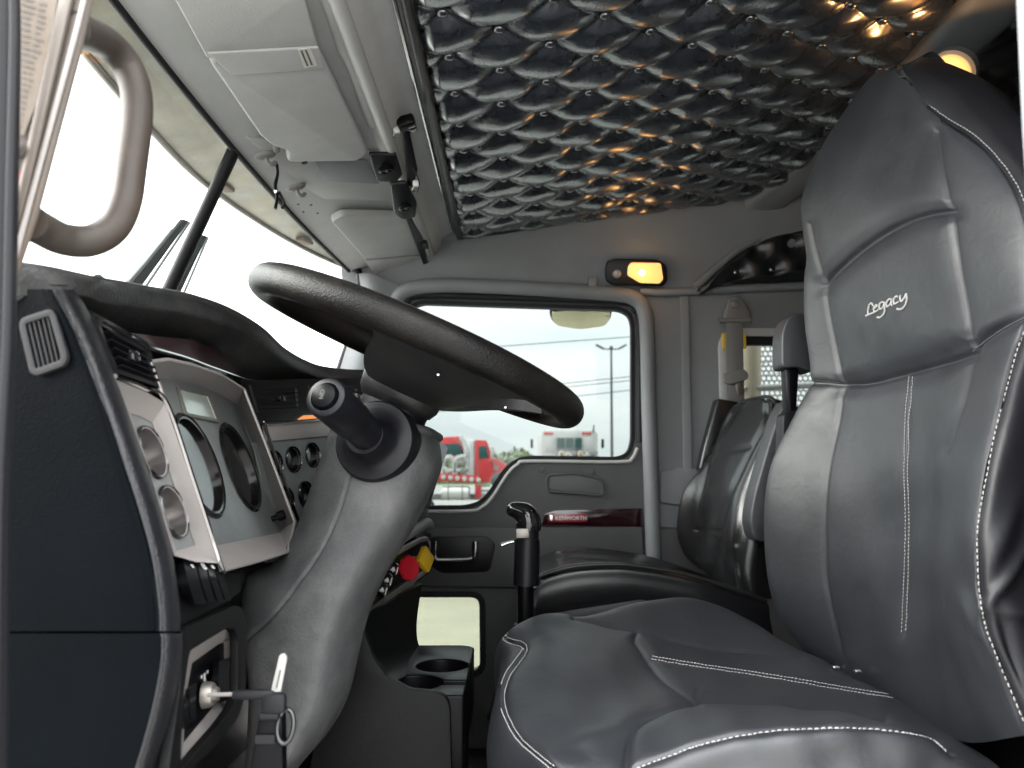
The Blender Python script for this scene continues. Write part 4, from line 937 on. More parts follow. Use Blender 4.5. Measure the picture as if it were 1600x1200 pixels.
lathe('hub_neck', [(.045, -.13), (.045, -.078)], WC, EN, 'black_plastic', wheel, 30)
for a in (rad(326), rad(290)): lathe('spoke_screw', [(.003, 0), (.0025, .002), (0, .002)], wp(a, .165, -.0310), -EN, 'chrome', wheel, 12)
# ------------------------------------------------------------------ driver seat
seat = thing('driver_seat', 'black leather high-back driver seat with white stitching and embroidered headrest', 'seat', (.25, 1.03, -.78))
back_rows = [  # far edge, far seam, centre, near seam, near outer seam, then the near side panel where given
    [(1376, 110, 1.12), (1383, 106, 1.09), (1393, 103, 1.05), (1402, 103, 1.00), (1410, 114, .97), (1426, 98, .975), (1440, 90, 1.0), (1446, 89, 1.04)],
    [(1300, 205, 1.19), (1318, 203, 1.15), (1385, 190, 1.03), (1452, 182, .93), (1472, 187, .905), (1502, 150, .89), (1532, 126, .905), (1544, 129, .96)],
    [(1262, 285, 1.25), (1270, 292, 1.21), (1375, 265, 1.04), (1470, 252, .90), (1558, 253, .825), (1592, 240, .812), (1645, 226, .82), (1664, 226, .90)],
    [(1258, 335, 1.27), (1265, 348, 1.225), (1375, 322, 1.04), (1480, 318, .885), (1594, 313, .79)],
    [(1262, 395, 1.28), (1275, 412, 1.225), (1380, 392, 1.04), (1490, 378, .88), (1612, 395, .775)],
    [(1256, 440, 1.285), (1286, 450, 1.22), (1390, 455, 1.04), (1501, 440, .88), (1612, 450, .77)],
    [(1258, 510, 1.288), (1298, 515, 1.22), (1400, 520, 1.04), (1511, 505, .88), (1603, 492, .77)],
    [(1265, 596, 1.29), (1314, 600, 1.215), (1420, 584, 1.04), (1516, 548, .88), (1588, 535, .77)],
    [(1246, 642, 1.30), (1309, 650, 1.22), (1419, 645, 1.04), (1500, 632, .875), (1567, 605, .765)],
    [(1205, 725, 1.32), (1294, 722, 1.22), (1416, 725, 1.04), (1484, 722, .90), (1538, 725, .76)],
    [(1195, 820, 1.33), (1286, 820, 1.22), (1417, 820, 1.04), (1474, 822, .91), (1523, 820, .755)],
    [(1199, 900, 1.33), (1289, 900, 1.22), (1416, 900, 1.04), (1470, 908, .91), (1523, 915, .75)],
    [(1222, 972, 1.32), (1303, 978, 1.21), (1412, 985, 1.04), (1476, 1000, .91), (1538, 992, .75)],
    [(1262, 1024, 1.30), (1322, 1040, 1.20), (1414, 1075, 1.04), (1490, 1090, .91), (1568, 1068, .745)],
    [(1310, 1075, 1.28), (1350, 1095, 1.19), (1425, 1135, 1.04), (1512, 1160, .91), (1604, 1150, .74)]]
rows = []
for i, r in enumerate(back_rows):
    p = [at(a, b, Y=y) for a, b, y in r]; k = min(1, .35 + i * .22)
    if len(p) == 5: p += [p[4] + A(.045, -.012, .0), p[4] + A(.115, -.006, .0), p[4] + A(.155, .06, .0)]
    rows.append([p[0] + A(.13 * k, -.05, .0), p[0] + A(.055 * k, .008, .0)] + p)
t0 = [q + A(.035, .0, -.012) for q in rows[0]]
rows.insert(0, [q + A(.05, 0, -.05) for q in rows[0]])
Gb = grid(np.array(rows), 360, 300)
sm = {}
sm['arc'] = [(1285, 447), (1303, 424), (1340, 391), (1385, 360), (1430, 340), (1482, 330)]
sm['insert_low'] = [(1314, 602), (1350, 600), (1385, 592), (1420, 583), (1470, 567), (1517, 548)]
sm['far_up'] = [(1262, 350), (1272, 400), (1285, 447), (1298, 520), (1314, 602)]
sm['far_low'] = [(1314, 602), (1310, 645), (1294, 722), (1287, 800), (1286, 850), (1290, 905), (1304, 980), (1318, 1040)]
sm['near_up'] = [(1459, 205), (1465, 240), (1481, 330), (1500, 440), (1517, 548)]
sm['near_low'] = [(1517, 548), (1505, 600), (1488, 656), (1478, 700)]
sm['far_split'] = [(1263, 598), (1290, 599), (1314, 602)]
sm['near_split'] = [(1517, 545), (1540, 527), (1570, 507), (1602, 490)]
sm['mid'] = [(1424, 588), (1419, 645), (1416, 730), (1418, 800), (1416, 900), (1412, 990)]
sm['outer'] = [(1386, 108), (1402, 104), (1421, 130), (1446, 166), (1480, 191), (1520, 216), (1559, 255), (1592, 308), (1612, 390), (1612, 450), (1602, 500), (1580, 558), (1555, 654), (1538, 725), (1526, 800), (1522, 850), (1525, 920), (1534, 975), (1546, 1012), (1570, 1070), (1602, 1146)]
Gb = crease_all(Gb, [(sm[k_], *v) for k_, v in dict(arc=(.007, 18, .006, 4), insert_low=(.008, 18, .007, 4), far_up=(.003, 12, .0042, 3), far_low=(.002, 12, .004, 3), near_up=(.003, 14, .004, 3.2), near_low=(.004, 18, .003, 5),
    far_split=(.003, 10, .004, 3.4), near_split=(.004, 13, .005, 4), mid=(.0012, 10, .002, 2.4), outer=(.002, 12, .0034, 3)).items()])
# soft pulls and folds in the leather
n_ = gnorm(Gb); Pp = pj(Gb)
def bump_px(cx, cy_, rx, ry, ang, h):
    d = Pp - A(cx, cy_); c, s = math.cos(ang), math.sin(ang); a = (d[..., 0] * c + d[..., 1] * s) / rx; b = (-d[..., 0] * s + d[..., 1] * c) / ry
    return h * np.exp(-(a * a + b * b))
H_ = bump_px(1360, 510, 8, 22, .0, -.0012) + bump_px(1378, 512, 6, 26, 0, .0012) + bump_px(1398, 508, 8, 24, 0, -.0014) + bump_px(1344, 500, 6, 20, 0, .001)
H_ += bump_px(1505, 905, 14, 60, -.1, -.006) + bump_px(1510, 960, 10, 40, -.45, .006) + bump_px(1525, 1010, 9, 60, -.4, -.006)
H_ += bump_px(1575, 900, 10, 60, .6, .007) + bump_px(1590, 955, 40, 14, .1, .006) + bump_px(1580, 1010, 12, 70, -.3, -.006) + bump_px(1570, 830, 14, 60, .35, .005)
H_ += bump_px(1560, 515, 36, 9, -.6, -.003) + bump_px(1450, 760, 14, 130, 0, -.003) + .0008 * np.sin(Pp[..., 1] / 23 + Pp[..., 0] / 71) + .0005 * np.sin(Pp[..., 0] / 17 - Pp[..., 1] / 41)
Gb = Gb + n_ * H_[..., None]
bk = grid_mesh('backrest', Gb, 'leather_driver', seat)
# near side panel: shade put into a darker leather copy beyond the outer seam
bk.data.materials.append(M['leather_shaded'])
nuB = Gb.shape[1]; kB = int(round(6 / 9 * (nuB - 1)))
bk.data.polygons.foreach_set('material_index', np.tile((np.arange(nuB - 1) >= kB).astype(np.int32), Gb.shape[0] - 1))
def sew(name, poly, off, parent, G=Gb, **kw):
    P2 = smooth_px(poly, 140); T = np.gradient(P2, axis=0); T /= np.linalg.norm(T, axis=1, keepdims=True); Nn = np.stack([-T[:, 1], T[:, 0]], 1)
    p, n = on_grid(G, P2 + Nn * off, .0006); return stitches(name, p, n, kw.pop('m', 'thread'), parent, **kw)
sew('stitching', sm['outer'], -6.5, bk); sew('stitching', sm['mid'], -2.8, bk, pitch=.005, ln=.0034, r=.0006); sew('stitching', sm['mid'], 2.8, bk, pitch=.005, ln=.0034, r=.0006)
sew('dark_stitching', sm['far_split'], -4, bk, m='thread_dark', pitch=.004, ln=.003); sew('dark_stitching', sm['near_split'], 5, bk, m='thread_dark', pitch=.004, ln=.003)
# raised welt beside the outer seam
p_, n2_ = on_grid(Gb, smooth_px(sm['outer'], 120) + A(3.5, 0), .0004); tube('welt', p_, .0022, 'leather_shaded', bk, 6)
# embroidered script on the headrest insert
LG = [[(296, 692), (286, 652), (250, 648), (220, 720), (206, 820), (200, 862)], [(168, 884), (220, 855), (290, 830), (352, 800)],
      [(318, 742), (362, 716), (382, 690), (360, 674), (330, 700), (314, 760), (336, 806), (372, 792), (412, 755)],
      [(506, 620), (452, 630), (420, 690), (432, 752), (470, 745), (505, 690), (520, 622)], [(520, 622), (522, 720), (512, 820), (470, 890), (420, 910), (380, 904)],
      [(652, 572), (602, 570), (555, 640), (562, 702), (592, 700), (630, 650), (655, 582)], [(655, 582), (645, 650), (662, 690)],
      [(772, 522), (732, 520), (690, 590), (702, 652), (742, 642), (782, 612)],
      [(820, 490), (815, 560), (836, 606), (882, 560), (926, 462)], [(932, 450), (936, 560), (912, 670), (862, 740), (800, 757), (753, 746)]]
for st in LG:
    q = smooth_px([(1340 + a / 12, 420 + b / 12) for a, b in st], 22); p, n = on_grid(Gb, q, .0009)
    tube('embroidered_letter', p, .0015, 'thread', bk, 6)
# ---- cushion
cr_ = [
    [(790, 990, 1.22), (798, 1022, 1.13), (788, 1060, 1.02), (785, 1095, .95), (806, 1148, .88), (866, 1200, .80)],
    [(849, 960, 1.25), (880, 985, 1.17), (870, 1030, 1.04), (865, 1080, .95), (880, 1130, .87), (938, 1205, .79)],
    [(914, 962, 1.25), (945, 985, 1.17), (950, 1035, 1.04), (950, 1088, .94), (962, 1130, .865), (1000, 1196, .785)],
    [(971, 947, 1.27), (1000, 985, 1.18), (1030, 1045, 1.04), (1058, 1082, .95), (1046, 1108, .875), (1056, 1174, .785)],
    [(1027, 936, 1.28), (1052, 998, 1.17), (1090, 1047, 1.05), (1106, 1088, .95), (1112, 1102, .87), (1120, 1154, .78)],
    [(1081, 936, 1.28), (1115, 1013, 1.16), (1160, 1056, 1.05), (1198, 1092, .95), (1210, 1106, .87), (1218, 1138, .775)],
    [(1127, 947, 1.28), (1184, 1018, 1.16), (1240, 1066, 1.05), (1272, 1099, .95), (1300, 1112, .87), (1318, 1132, .775)],
    [(1171, 971, 1.28), (1240, 1024, 1.16), (1330, 1079, 1.05), (1352, 1110, .95), (1390, 1125, .87), (1415, 1138, .775)],
    [(1200, 992, 1.28), (1290, 1040, 1.16), (1400, 1094, 1.05), (1430, 1130, .95), (1462, 1150, .87), (1486, 1172, .775)],
    [(1250, 1020, 1.28), (1370, 1075, 1.16), (1470, 1125, 1.05), (1510, 1160, .95), (1545, 1185, .87), (1570, 1215, .775)]]
rows = []
for r in cr_:
    p = [at(a, b, Y=y) for a, b, y in r]
    rows.append([p[0] + A(0, .02, -.17), p[0] + A(0, .028, -.05), p[0]] + p[1:] + [p[-1] + A(0, -.014, -.035), p[-1] + A(0, -.016, -.09), p[-1] + A(0, -.006, -.19)])
f1 = [q + A(-.016, 0, -.045) for q in rows[0]]; f2 = [q + A(-.010, 0, -.12) for q in rows[0]]; f3 = [q + A(.03, 0, -.20) for q in rows[0]]
for q in (f1, f2, f3):
    for j in (-1, -2, -3): q[j] = q[j] + A(.0, 0, .03)
rows = [f3, f2, f1] + rows
Gs = grid(np.array(rows), 320, 300)
sc2 = {'front': [(787, 986), (790, 998), (803, 1004), (815, 1007), (820, 1016), (808, 1034), (793, 1056), (785, 1086), (791, 1118), (812, 1155), (843, 1183), (868, 1203)],
       'inset': [(996, 985), (992, 997), (1002, 1012), (1015, 1031), (1037, 1058), (1060, 1075), (1088, 1090)],
       'far_valley': [(896, 964), (940, 972), (996, 984), (1052, 998), (1115, 1013), (1184, 1018), (1250, 1024)],
       'near_valley': [(1088, 1090), (1106, 1089), (1150, 1092), (1200, 1094), (1250, 1098), (1317, 1104), (1383, 1120)],
       'near_front': [(1088, 1090), (1052, 1100), (1021, 1112), (998, 1128), (984, 1146), (978, 1172), (975, 1204)],
       'centre': [(1017, 1028), (1090, 1040), (1165, 1051), (1240, 1063), (1340, 1080), (1462, 1099)],
       'side': [(975, 1204), (1010, 1190), (1052, 1174), (1100, 1158), (1150, 1146), (1200, 1138), (1250, 1134), (1350, 1133), (1417, 1140), (1460, 1152), (1490, 1178)]}
Gs = crease_all(Gs, [(sc2[k_], *v) for k_, v in dict(front=(.002, 8, .003, 2.6), inset=(.004, 9, .0042, 2.6), far_valley=(.003, 9, .003, 2.6), near_valley=(.004, 9, .004, 2.6), near_front=(.005, 12, .0045, 3), centre=(.001, 8, .0016, 2), side=(.002, 8, .0034, 2.6)).items()], A(.2, .4, 1))
n_ = gnorm(Gs, A(.2, .4, 1)); Pp = pj(Gs)
Gs = Gs + n_ * (bump_px(935, 1150, 60, 16, -.3, .004) + bump_px(840, 990, 50, 12, .2, .002) + .0008 * np.sin(Pp[..., 0] / 27 + Pp[..., 1] / 19) + .0006 * np.sin(Pp[..., 0] / 13 - Pp[..., 1] / 31))[..., None]
cu = grid_mesh('cushion', Gs, 'leather_driver', seat, toward=A(.2, .4, 1))
def sew2(poly, off, **kw):
    P2 = smooth_px(poly, 140); T = np.gradient(P2, axis=0); T /= np.linalg.norm(T, axis=1, keepdims=True); Nn = np.stack([-T[:, 1], T[:, 0]], 1)
    p, n = on_grid(Gs, P2 + Nn * off, .0005, A(.2, .4, 1)); return stitches('stitching', p, n, kw.pop('m', 'thread'), cu, **kw)
sew2(sc2['front'], 4.0, pitch=.0052, ln=.0038, r=.0007); sew2(sc2['front'], -4.0, pitch=.0052, ln=.0038, r=.0006)
sew2(sc2['side'], 6, r=.0008); sew2(sc2['centre'], 2.2, pitch=.0048, ln=.0034, r=.0007); sew2(sc2['centre'], -2.2, pitch=.0048, ln=.0034, r=.0007)
# base under the cushion, and the metal bits in the gap behind it
box('seat_base', A(.27, 1.03, -.60), (.44, .44, .36), 'black_plastic', seat, .02)
box('backrest_frame', A(.63, 1.03, -.15), (.10, .40, .62), 'black_plastic', seat, .03)
for a, b in ((1306, 1043), (1340, 1049)): box('recliner_bolt', at(a, b, Y=1.14), (.010, .008, .006), 'chrome', seat, .002)
# folded-up armrest on the far side
arm = prism('armrest_pad', roundpoly([at(a, b, Y=1.385) for a, b in [(1222, 576), (1222, 520), (1230, 496), (1244, 487), (1262, 490), (1275, 580), (1262, 580), (1248, 573)]], .012), (0, .055, 0), 'leather_driver', seat, .010, 4)
prism('armrest_post', [at(a, b, Y=1.40) for a, b in [(1227, 570), (1250, 570), (1245, 650), (1231, 650)]], (0, .03, 0), 'black_satin', seat, .006, 3)
prism('armrest_pivot', roundpoly([at(a, b, Y=1.39) for a, b in [(1224, 645), (1248, 640), (1262, 700), (1240, 760), (1222, 720)]], .01), (0, .04, 0), 'black_plastic', seat, .006, 3)
# ------------------------------------------------------------------ passenger seat
ps = thing('passenger_seat', 'worn glossy black leather passenger seat beyond the driver seat', 'seat', (.3, 1.86, -.78))
pr = [[(1153, 634, 2.08), (1160, 627, 2.03), (1180, 622, 1.87), (1198, 622, 1.75), (1210, 626, 1.68), (1216, 642, 1.655)],
      [(1133, 656, 2.10), (1141, 655, 2.05), (1166, 650, 1.87), (1190, 648, 1.74), (1202, 652, 1.67), (1210, 662, 1.645)],
      [(1109, 712, 2.12), (1114, 708, 2.06), (1142, 703, 1.87), (1168, 699, 1.74), (1184, 692, 1.665), (1200, 700, 1.63)],
      [(1068, 768, 2.14), (1097, 770, 2.06), (1122, 768, 1.87), (1140, 765, 1.76), (1158, 755, 1.665), (1188, 765, 1.62)],
      [(1057, 826, 2.14), (1089, 828, 2.06), (1108, 830, 1.87), (1124, 830, 1.76), (1138, 822, 1.665), (1166, 832, 1.61)],
      [(1068, 864, 2.13), (1088, 868, 2.05), (1108, 876, 1.87), (1126, 885, 1.76), (1138, 884, 1.665), (1158, 892, 1.61)],
      [(1092, 888, 2.10), (1100, 893, 2.03), (1114, 908, 1.87), (1132, 920, 1.76), (1146, 928, 1.67), (1166, 935, 1.61)]]
rows = []
for r in pr:
    p = [at(a, b, Y=y) for a, b, y in r]; rows.append([p[0] + A(.12, -.02, 0), p[0] + A(.04, .008, 0)] + p + [p[-1] + A(.05, -.006, 0), p[-1] + A(.13, .02, 0)])
rows.insert(0, [q + A(.07, 0, -.02) for q in rows[0]])
Gp = grid(np.array(rows), 120, 110)
for pl_, d, w_ in (([(1160, 630), (1140, 655), (1113, 708), (1097, 765), (1089, 828), (1088, 868)], .006, 3.5), ([(1197, 624), (1196, 655), (1180, 690), (1155, 740), (1130, 800), (1124, 860), (1134, 915)], .007, 4),
                   ([(1112, 708), (1140, 703), (1170, 699)], .005, 3), ([(1089, 827), (1108, 829), (1124, 830)], .004, 2.5), ([(1212, 640), (1208, 670), (1192, 740), (1170, 800), (1150, 850)], .003, 3)):
    Gp = crease(Gp, [pl_], d, w_)
Pp = pj(Gp); n_ = gnorm(Gp); Gp = Gp + n_ * (.0007 * np.sin(Pp[..., 0] / 9 + Pp[..., 1] / 33) + .0005 * np.sin(Pp[..., 1] / 21 - Pp[..., 0] / 11))[..., None]
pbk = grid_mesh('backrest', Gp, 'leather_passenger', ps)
tube('back_piping', [at(a, b, Y=y - .004) for a, b, y in [(1152, 634, 2.08), (1168, 625, 1.95), (1196, 620, 1.75), (1211, 627, 1.675), (1216, 650, 1.65)]], .004, 'piping', pbk, 6, n=24)
# rear shell standing behind it on the far side
prism('rear_shell', roundpoly([at(a, b, Y=2.16) for a, b in [(1121, 622), (1156, 628), (1140, 700), (1120, 740), (1092, 735), (1100, 700)]], .008), (0, .05, 0), 'leather_passenger', ps, .008, 3)
ne = [(836, 912), (850, 897), (900, 884), (960, 881), (1000, 884), (1060, 894), (1110, 908), (1198, 938)]
fe = [(838, 876), (862, 863), (905, 856), (958, 859), (1010, 868), (1062, 884), (1090, 894), (1140, 910)]
rows = []
for (a, b), (c, d) in zip(ne, fe):
    n0_, f0_ = at(a, b, Y=1.60), at(c, d, Y=2.08)
    rows.append([f0_ + A(0, .03, -.10), f0_ + A(0, .02, -.02), f0_, f0_ * .75 + n0_ * .25 - A(0, 0, .014), (f0_ + n0_) / 2 - A(0, 0, .018), f0_ * .22 + n0_ * .78 - A(0, 0, .004), n0_, n0_ + A(0, -.016, -.03), n0_ + A(0, -.014, -.10), n0_ + A(0, .0, -.20)])
rows.insert(0, [q + A(-.02, 0, -.06) for q in rows[0]]); rows.insert(0, [q + A(.0, 0, -.14) for q in rows[0]])
Gq2 = grid(np.array(rows), 90, 90); Gq2 = crease(Gq2, [[(836, 914), (850, 900), (900, 888), (960, 885), (1000, 888), (1060, 898), (1110, 912), (1198, 942)]], .005, 2.5, A(.2, .4, 1))
Gq2 = crease(Gq2, [[(842, 873), (900, 869), (960, 874), (1040, 885)]], .004, 2.5, A(.2, .4, 1))
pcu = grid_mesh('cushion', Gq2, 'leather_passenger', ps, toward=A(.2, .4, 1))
tube('cushion_piping', [at(a, b + 1, Y=1.597) for a, b in ne], .0045, 'piping', pcu, 8, n=50)
box('seat_base', A(.26, 1.86, -.55), (.40, .40, .40), 'black_plastic', ps, .02)
prism('armrest', roundpoly([at(a, b, Y=1.53) for a, b in [(1232, 620), (1246, 640), (1240, 720), (1222, 800), (1204, 846), (1180, 848), (1171, 818), (1178, 775), (1198, 705), (1217, 645)]], .02), (0, .06, 0), 'leather_driver', ps, .014, 4)
prism('seat_track', [at(a, b, Y=1.58) for a, b in [(840, 960), (1000, 935), (1205, 962), (1215, 1010), (840, 1010)]], (0, .05, 0), 'black_plastic', ps, .01)
# ------------------------------------------------------------------ cup holder console
con = thing('cup_holder_console', 'black moulded console with two round cup holders below dash centre', 'console', (-.12, 1.22, -.78))
ca = [(470, 1290), (492, 1150), (535, 1040), (550, 945), (556, 936), (563, 940), (568, 985), (583, 1028), (604, 1058), (640, 1078), (684, 1082), (697, 1090), (703, 1105), (708, 1290)]
prism('side_panel', roundpoly([at(a, b, Y=1.075) for a, b in ca], .006), (0, .014, 0), 'dash_plain', con, .005, 3)
n0 = [(561, 968), (563, 985), (567, 1008), (574, 1036), (588, 1058), (606, 1070)]
f0 = [(660, 912), (653, 955), (651, 985), (654, 1006), (662, 1022), (676, 1034)]
r0 = [at(a, b, Y=1.09) for a, b in n0]; r1 = [at(a, b, Y=1.40) for a, b in f0]
patch('back_wall', [[p * (1 - t) + q * t for p, q in zip(r0, r1)] for t in np.linspace(0, 1, 5)], 'black_satin', con, 24, 36, .006, toward=A(1, 1.2, .5))
zc = float(at(650, 1066, Y=1.16)[2]); xf = -.066
def keyhole(cx, cy_, r=.041, sw=.012):
    a0 = math.asin(sw / r); return [A(xf, cy_ - sw, zc)] + [A(cx + r * math.cos(t), cy_ + r * math.sin(t), zc) for t in np.linspace(-a0, -2 * math.pi + a0, 34)] + [A(xf, cy_ + sw, zc)]
cA, cB = at(648, 1066, Z=zc), at(690, 1041, Z=zc)
dy = .0
outl = [A(-.24, 1.092, zc), A(xf, 1.092, zc)] + keyhole(cA[0], cA[1]) + keyhole(cB[0], max(cB[1], cA[1] + .10)) + [A(xf, 1.385, zc), A(xf - .008, 1.398, zc), A(xf - .022, 1.405, zc), A(-.24, 1.405, zc)]
prism('cup_shelf', outl, (0, 0, -.10), 'black_satin', con, .005, 3)
box('console_body', A(-.17, 1.248, -.60), (.19, .31, .38), 'black_plastic', con, .01)
for c in (cA, cB): lathe('cup_floor', [(.045, 0), (.045, .002), (0, .002)], c - A(0, 0, .098), A(0, 0, 1), 'black_satin', con, 24)
# ribbed floor mat edge between console and seat
mt = thing('floor_mat', 'ribbed black rubber floor mat between console and driver seat', 'floor mat', (.0, 1.3, -.775))
box('mat_sheet', A(0, 1.4, -.772), (.5, 1.6, .012), 'floor_rubber', mt, .004)
for k_ in range(26): tube('rib', [A(-.10 + k_ * .011, .8, -.764), A(-.10 + k_ * .011, 2.1, -.764)], .0035, 'floor_rubber', mt, 6)
# ------------------------------------------------------------------ gear lever
gl_ = thing('gear_lever', 'black gear lever with slanted grip head standing beside driver seat', 'gear lever', at(820, 1010, Y=1.42))
gy = 1.42
lathe('lever_boot', [(.07, 0), (.06, .03), (.05, .06), (.035, .10), (.022, .16)], at(822, 1120, Y=gy), A(0, 0, 1), 'rubber', gl_, 24)
tube('lever_shaft', [at(822, 1120, Y=gy), at(821, 905, Y=gy)], .0150, 'black_satin', gl_, 16)
tube('lever_sleeve', [at(822, 914, Y=gy), at(823, 880, Y=gy), at(824, 842, Y=gy)], [.0235, .0232, .0228], 'black_plastic', gl_, 22)
lathe('sleeve_collar', [(.0205, 0), (.0205, .022)], at(824.5, 842, Y=gy), A(0, 0, 1), 'black_plastic', gl_, 22)
hp_ = [(826, 828, .0225), (826, 816, .0235), (820, 804, .0215), (808, 798, .0165), (797, 796, .0120), (792, 795, .006)]
tube('grip_head', [at(a, b, Y=gy) for a, b, _ in hp_], [r for *_, r in hp_], 'black_gloss', gl_, 20, n=26)
prism('shift_plate', [at(a, b, Y=gy - .0238) for a, b in [(806, 826), (826, 826), (827, 841), (807, 841)]], (0, .003, 0), 'dull_metal', gl_, .001)
tube('range_lever', [at(803, 846, Y=gy), at(794, 848, Y=gy), at(784, 852, Y=gy)], [.003, .003, .0045], 'chrome', gl_, 8)
# ------------------------------------------------------------------ driver's door jamb and grab handle
jamb = thing('door_jamb', 'pale rust-streaked driver door jamb with printed label at left edge', 'door jamb', at(60, 400, Y=.48))
PJ = (A(0, .475, 0), A(0, -1, 0))
prism('jamb_post', pxpoly([(-160, -60), (152, -60), (140, 0), (122, 82), (54, 337), (24, 424), (8, 490), (-30, 520), (-160, 520)], PJ), (0, .006, 0), 'jamb_paint', jamb, .003)
tube('jamb_ridge', [at(a, b, Y=.472) for a, b in [(143, -50), (131, 0), (108, 90), (52, 296), (12, 450), (2, 500)]], .0016, 'silver_trim', jamb, 6, n=30)
prism('jamb_step', pxpoly([(110, -60), (131, -60), (50, 290), (10, 445), (-6, 445), (34, 290)], (A(0, .4735, 0), A(0, -1, 0))), (0, -.004, 0), 'jamb_paint', jamb, .0015)
tube('rubber_seal', [at(a, b, Y=.455) for a, b in [(6, -60), (8, 60), (4, 300), (-1, 520), (-10, 800), (-16, 1300)]], .0085, 'rubber', jamb, 10, n=30)
tube('seal_lip', [at(a, b, Y=.450) for a, b in [(20, -60), (22, 60), (16, 300), (11, 520), (-2, 800), (-8, 1300)]], .0030, 'rubber', jamb, 8, n=30)
lbl = prism('printed_label', pxpoly([(30, -50), (98, -50), (86, 30), (58, 160), (38, 212), (27, 210)], (A(0, .4725, 0), A(0, -1, 0))), (0, -.0006, 0), 'label_paper', jamb)
for k_ in range(22):
    y0 = -6 + k_ * 9.6; x1 = 92 - (y0 + 6) * .27 - 6; x0 = 33
    ws_ = [(x0 + (x1 - x0) * a, x0 + (x1 - x0) * b) for a, b in ((.02, .30 + .2 * random.random()), (.55, .70 + .25 * random.random()))]
    for a, b in ws_:
        prism('print_line', [at(a, y0 + (a - x0) * .30, Y=.4716), at(b, y0 + (b - x0) * .30, Y=.4716), at(b, y0 + 3.6 + (b - x0) * .30, Y=.4716), at(a, y0 + 3.6 + (a - x0) * .30, Y=.4716)], (0, -.0002, 0), 'print_grey', lbl)
prism('red_label', pxpoly([(21, 268), (34, 266), (26, 320), (20, 322)], (A(0, .4725, 0), A(0, -1, 0))), (0, -.0006, 0), 'red_badge', jamb)
sw_ = lathe('jamb_screw', [(.0056, 0), (.005, .0025), (.002, .003), (.0012, .0015), (0, .0015)], at(30, 236, Y=.471), A(0, -1, 0), 'dull_metal', jamb, 16)
# lower sill side and rear jamb, closing the door opening
slab('sill', -.40, .36, .47, .52, -.82, -.74, 'trim_dark')
slab('roof_side_rail', -.50, 1.38, .47, .53, .68, .90, 'trim_grey')
slab('rear_side_wall', .46, 1.36, .48, .53, -.80, .70, 'trim_grey')
prism('rear_jamb', [at(a, b, Y=.49) for a, b in [(1589, -120), (1900, -120), (1900, 1400), (1680, 1400), (1640, 700), (1604, 200)]], (0, .006, 0), 'trim_grey', cab, .002)
slab('kick_panel', -.78, -.33, .50, .56, -.80, -.30, 'trim_dark')
gh = thing('grab_handle', 'thick worn metal grab handle bolted to driver door jamb', 'grab handle', at(60, 360, Y=.5))
gp_ = [(112, 44, .478), (140, 54, .51), (168, 68, .545), (196, 98, .565), (212, 140, .57), (213, 190, .57), (204, 262, .565), (195, 318, .56), (176, 356, .555), (142, 376, .545), (100, 374, .53), (66, 358, .51), (46, 346, .49)]
tube('handle_bar', [at(a, b, Y=y) for a, b, y in gp_], .0116, 'handle_metal', gh, 20, n=110)
# ------------------------------------------------------------------ the yard outside
GZ = -2.0
mat('yard', (.34, .333, .315), .85, var=.22, vscale=.35, dust=((.26, .25, .23), .5, 1.7), bump=('noise', 9, .3, .02))
mat('grass', (.10, .15, .03), .9, var=.4, vscale=1.2)
mat('truck_red', (.50, .022, .026), .3, coat=.4, var=.1, vscale=2)
mat('truck_white', (.44, .435, .42), .45, var=.1, vscale=2)
mat('truck_grey', (.20, .20, .20), .5, var=.3, vscale=3)
mat('tank_alloy', (.62, .61, .58), .3, metal=.8)
mat('tyre', (.02, .02, .02), .8)
mat('truck_window', (.02, .07, .065), .2, spec=.4)
mat('tail_red', (.55, .02, .02), .3)
mat('tree_leaf', (.20, .235, .15), .8, var=.5, vscale=.6)  # leaf green paled, distance haze put into the colour
mat('pole_steel', (.07, .07, .072), .5)
mat('rack_white', (.42, .41, .39), .45, var=.08, vscale=5)
mat('tan_post', (.45, .38, .28), .5, var=.1, vscale=8)
bm = bmesh.new(); bmesh.ops.create_grid(bm, x_segments=8, y_segments=8, size=1200)
for v in bm.verts: v.co.z = GZ
g = from_bm('ground', bm, 'yard'); g['kind'] = 'structure'
bm = bmesh.new()
vs_ = [bm.verts.new(p) for p in ((-300, 140, GZ + .02), (300, 140, GZ + .02), (300, 900, GZ + .02), (-300, 900, GZ + .02))]; bm.faces.new(vs_)
g = from_bm('grass_field', bm, 'grass'); g['kind'] = 'structure'
# far tree line, one mass
rng = np.random.default_rng(3); V = []; Fc = []
for k_ in range(26000):
    x = rng.uniform(-160, 160); y = 170 + rng.normal(0, 7)
    top = 6.0 + 1.2 * math.sin(x * .11) + 1.0 * math.sin(x * .37 + 2) + .7 * math.sin(x * .9)
    if x > 8: top *= .62
    z = GZ + top * rng.uniform(0, 1) ** .7; s = rng.uniform(.25, .6); q = rng.normal(size=(2, 3)); a, b = unit(q[0]), unit(q[1]); c = A(x, y, z); o = len(V)
    V += [c - a * s - b * s * .6, c + a * s - b * s * .6, c + a * s * .7 + b * s, c - a * s * .6 + b * s]; Fc.append((o, o + 1, o + 2, o + 3))
tl = mesh('tree_line', V, Fc, 'tree_leaf', smooth=False); tl['kind'] = 'stuff'; tl['label'] = 'green line of far trees along the horizon'
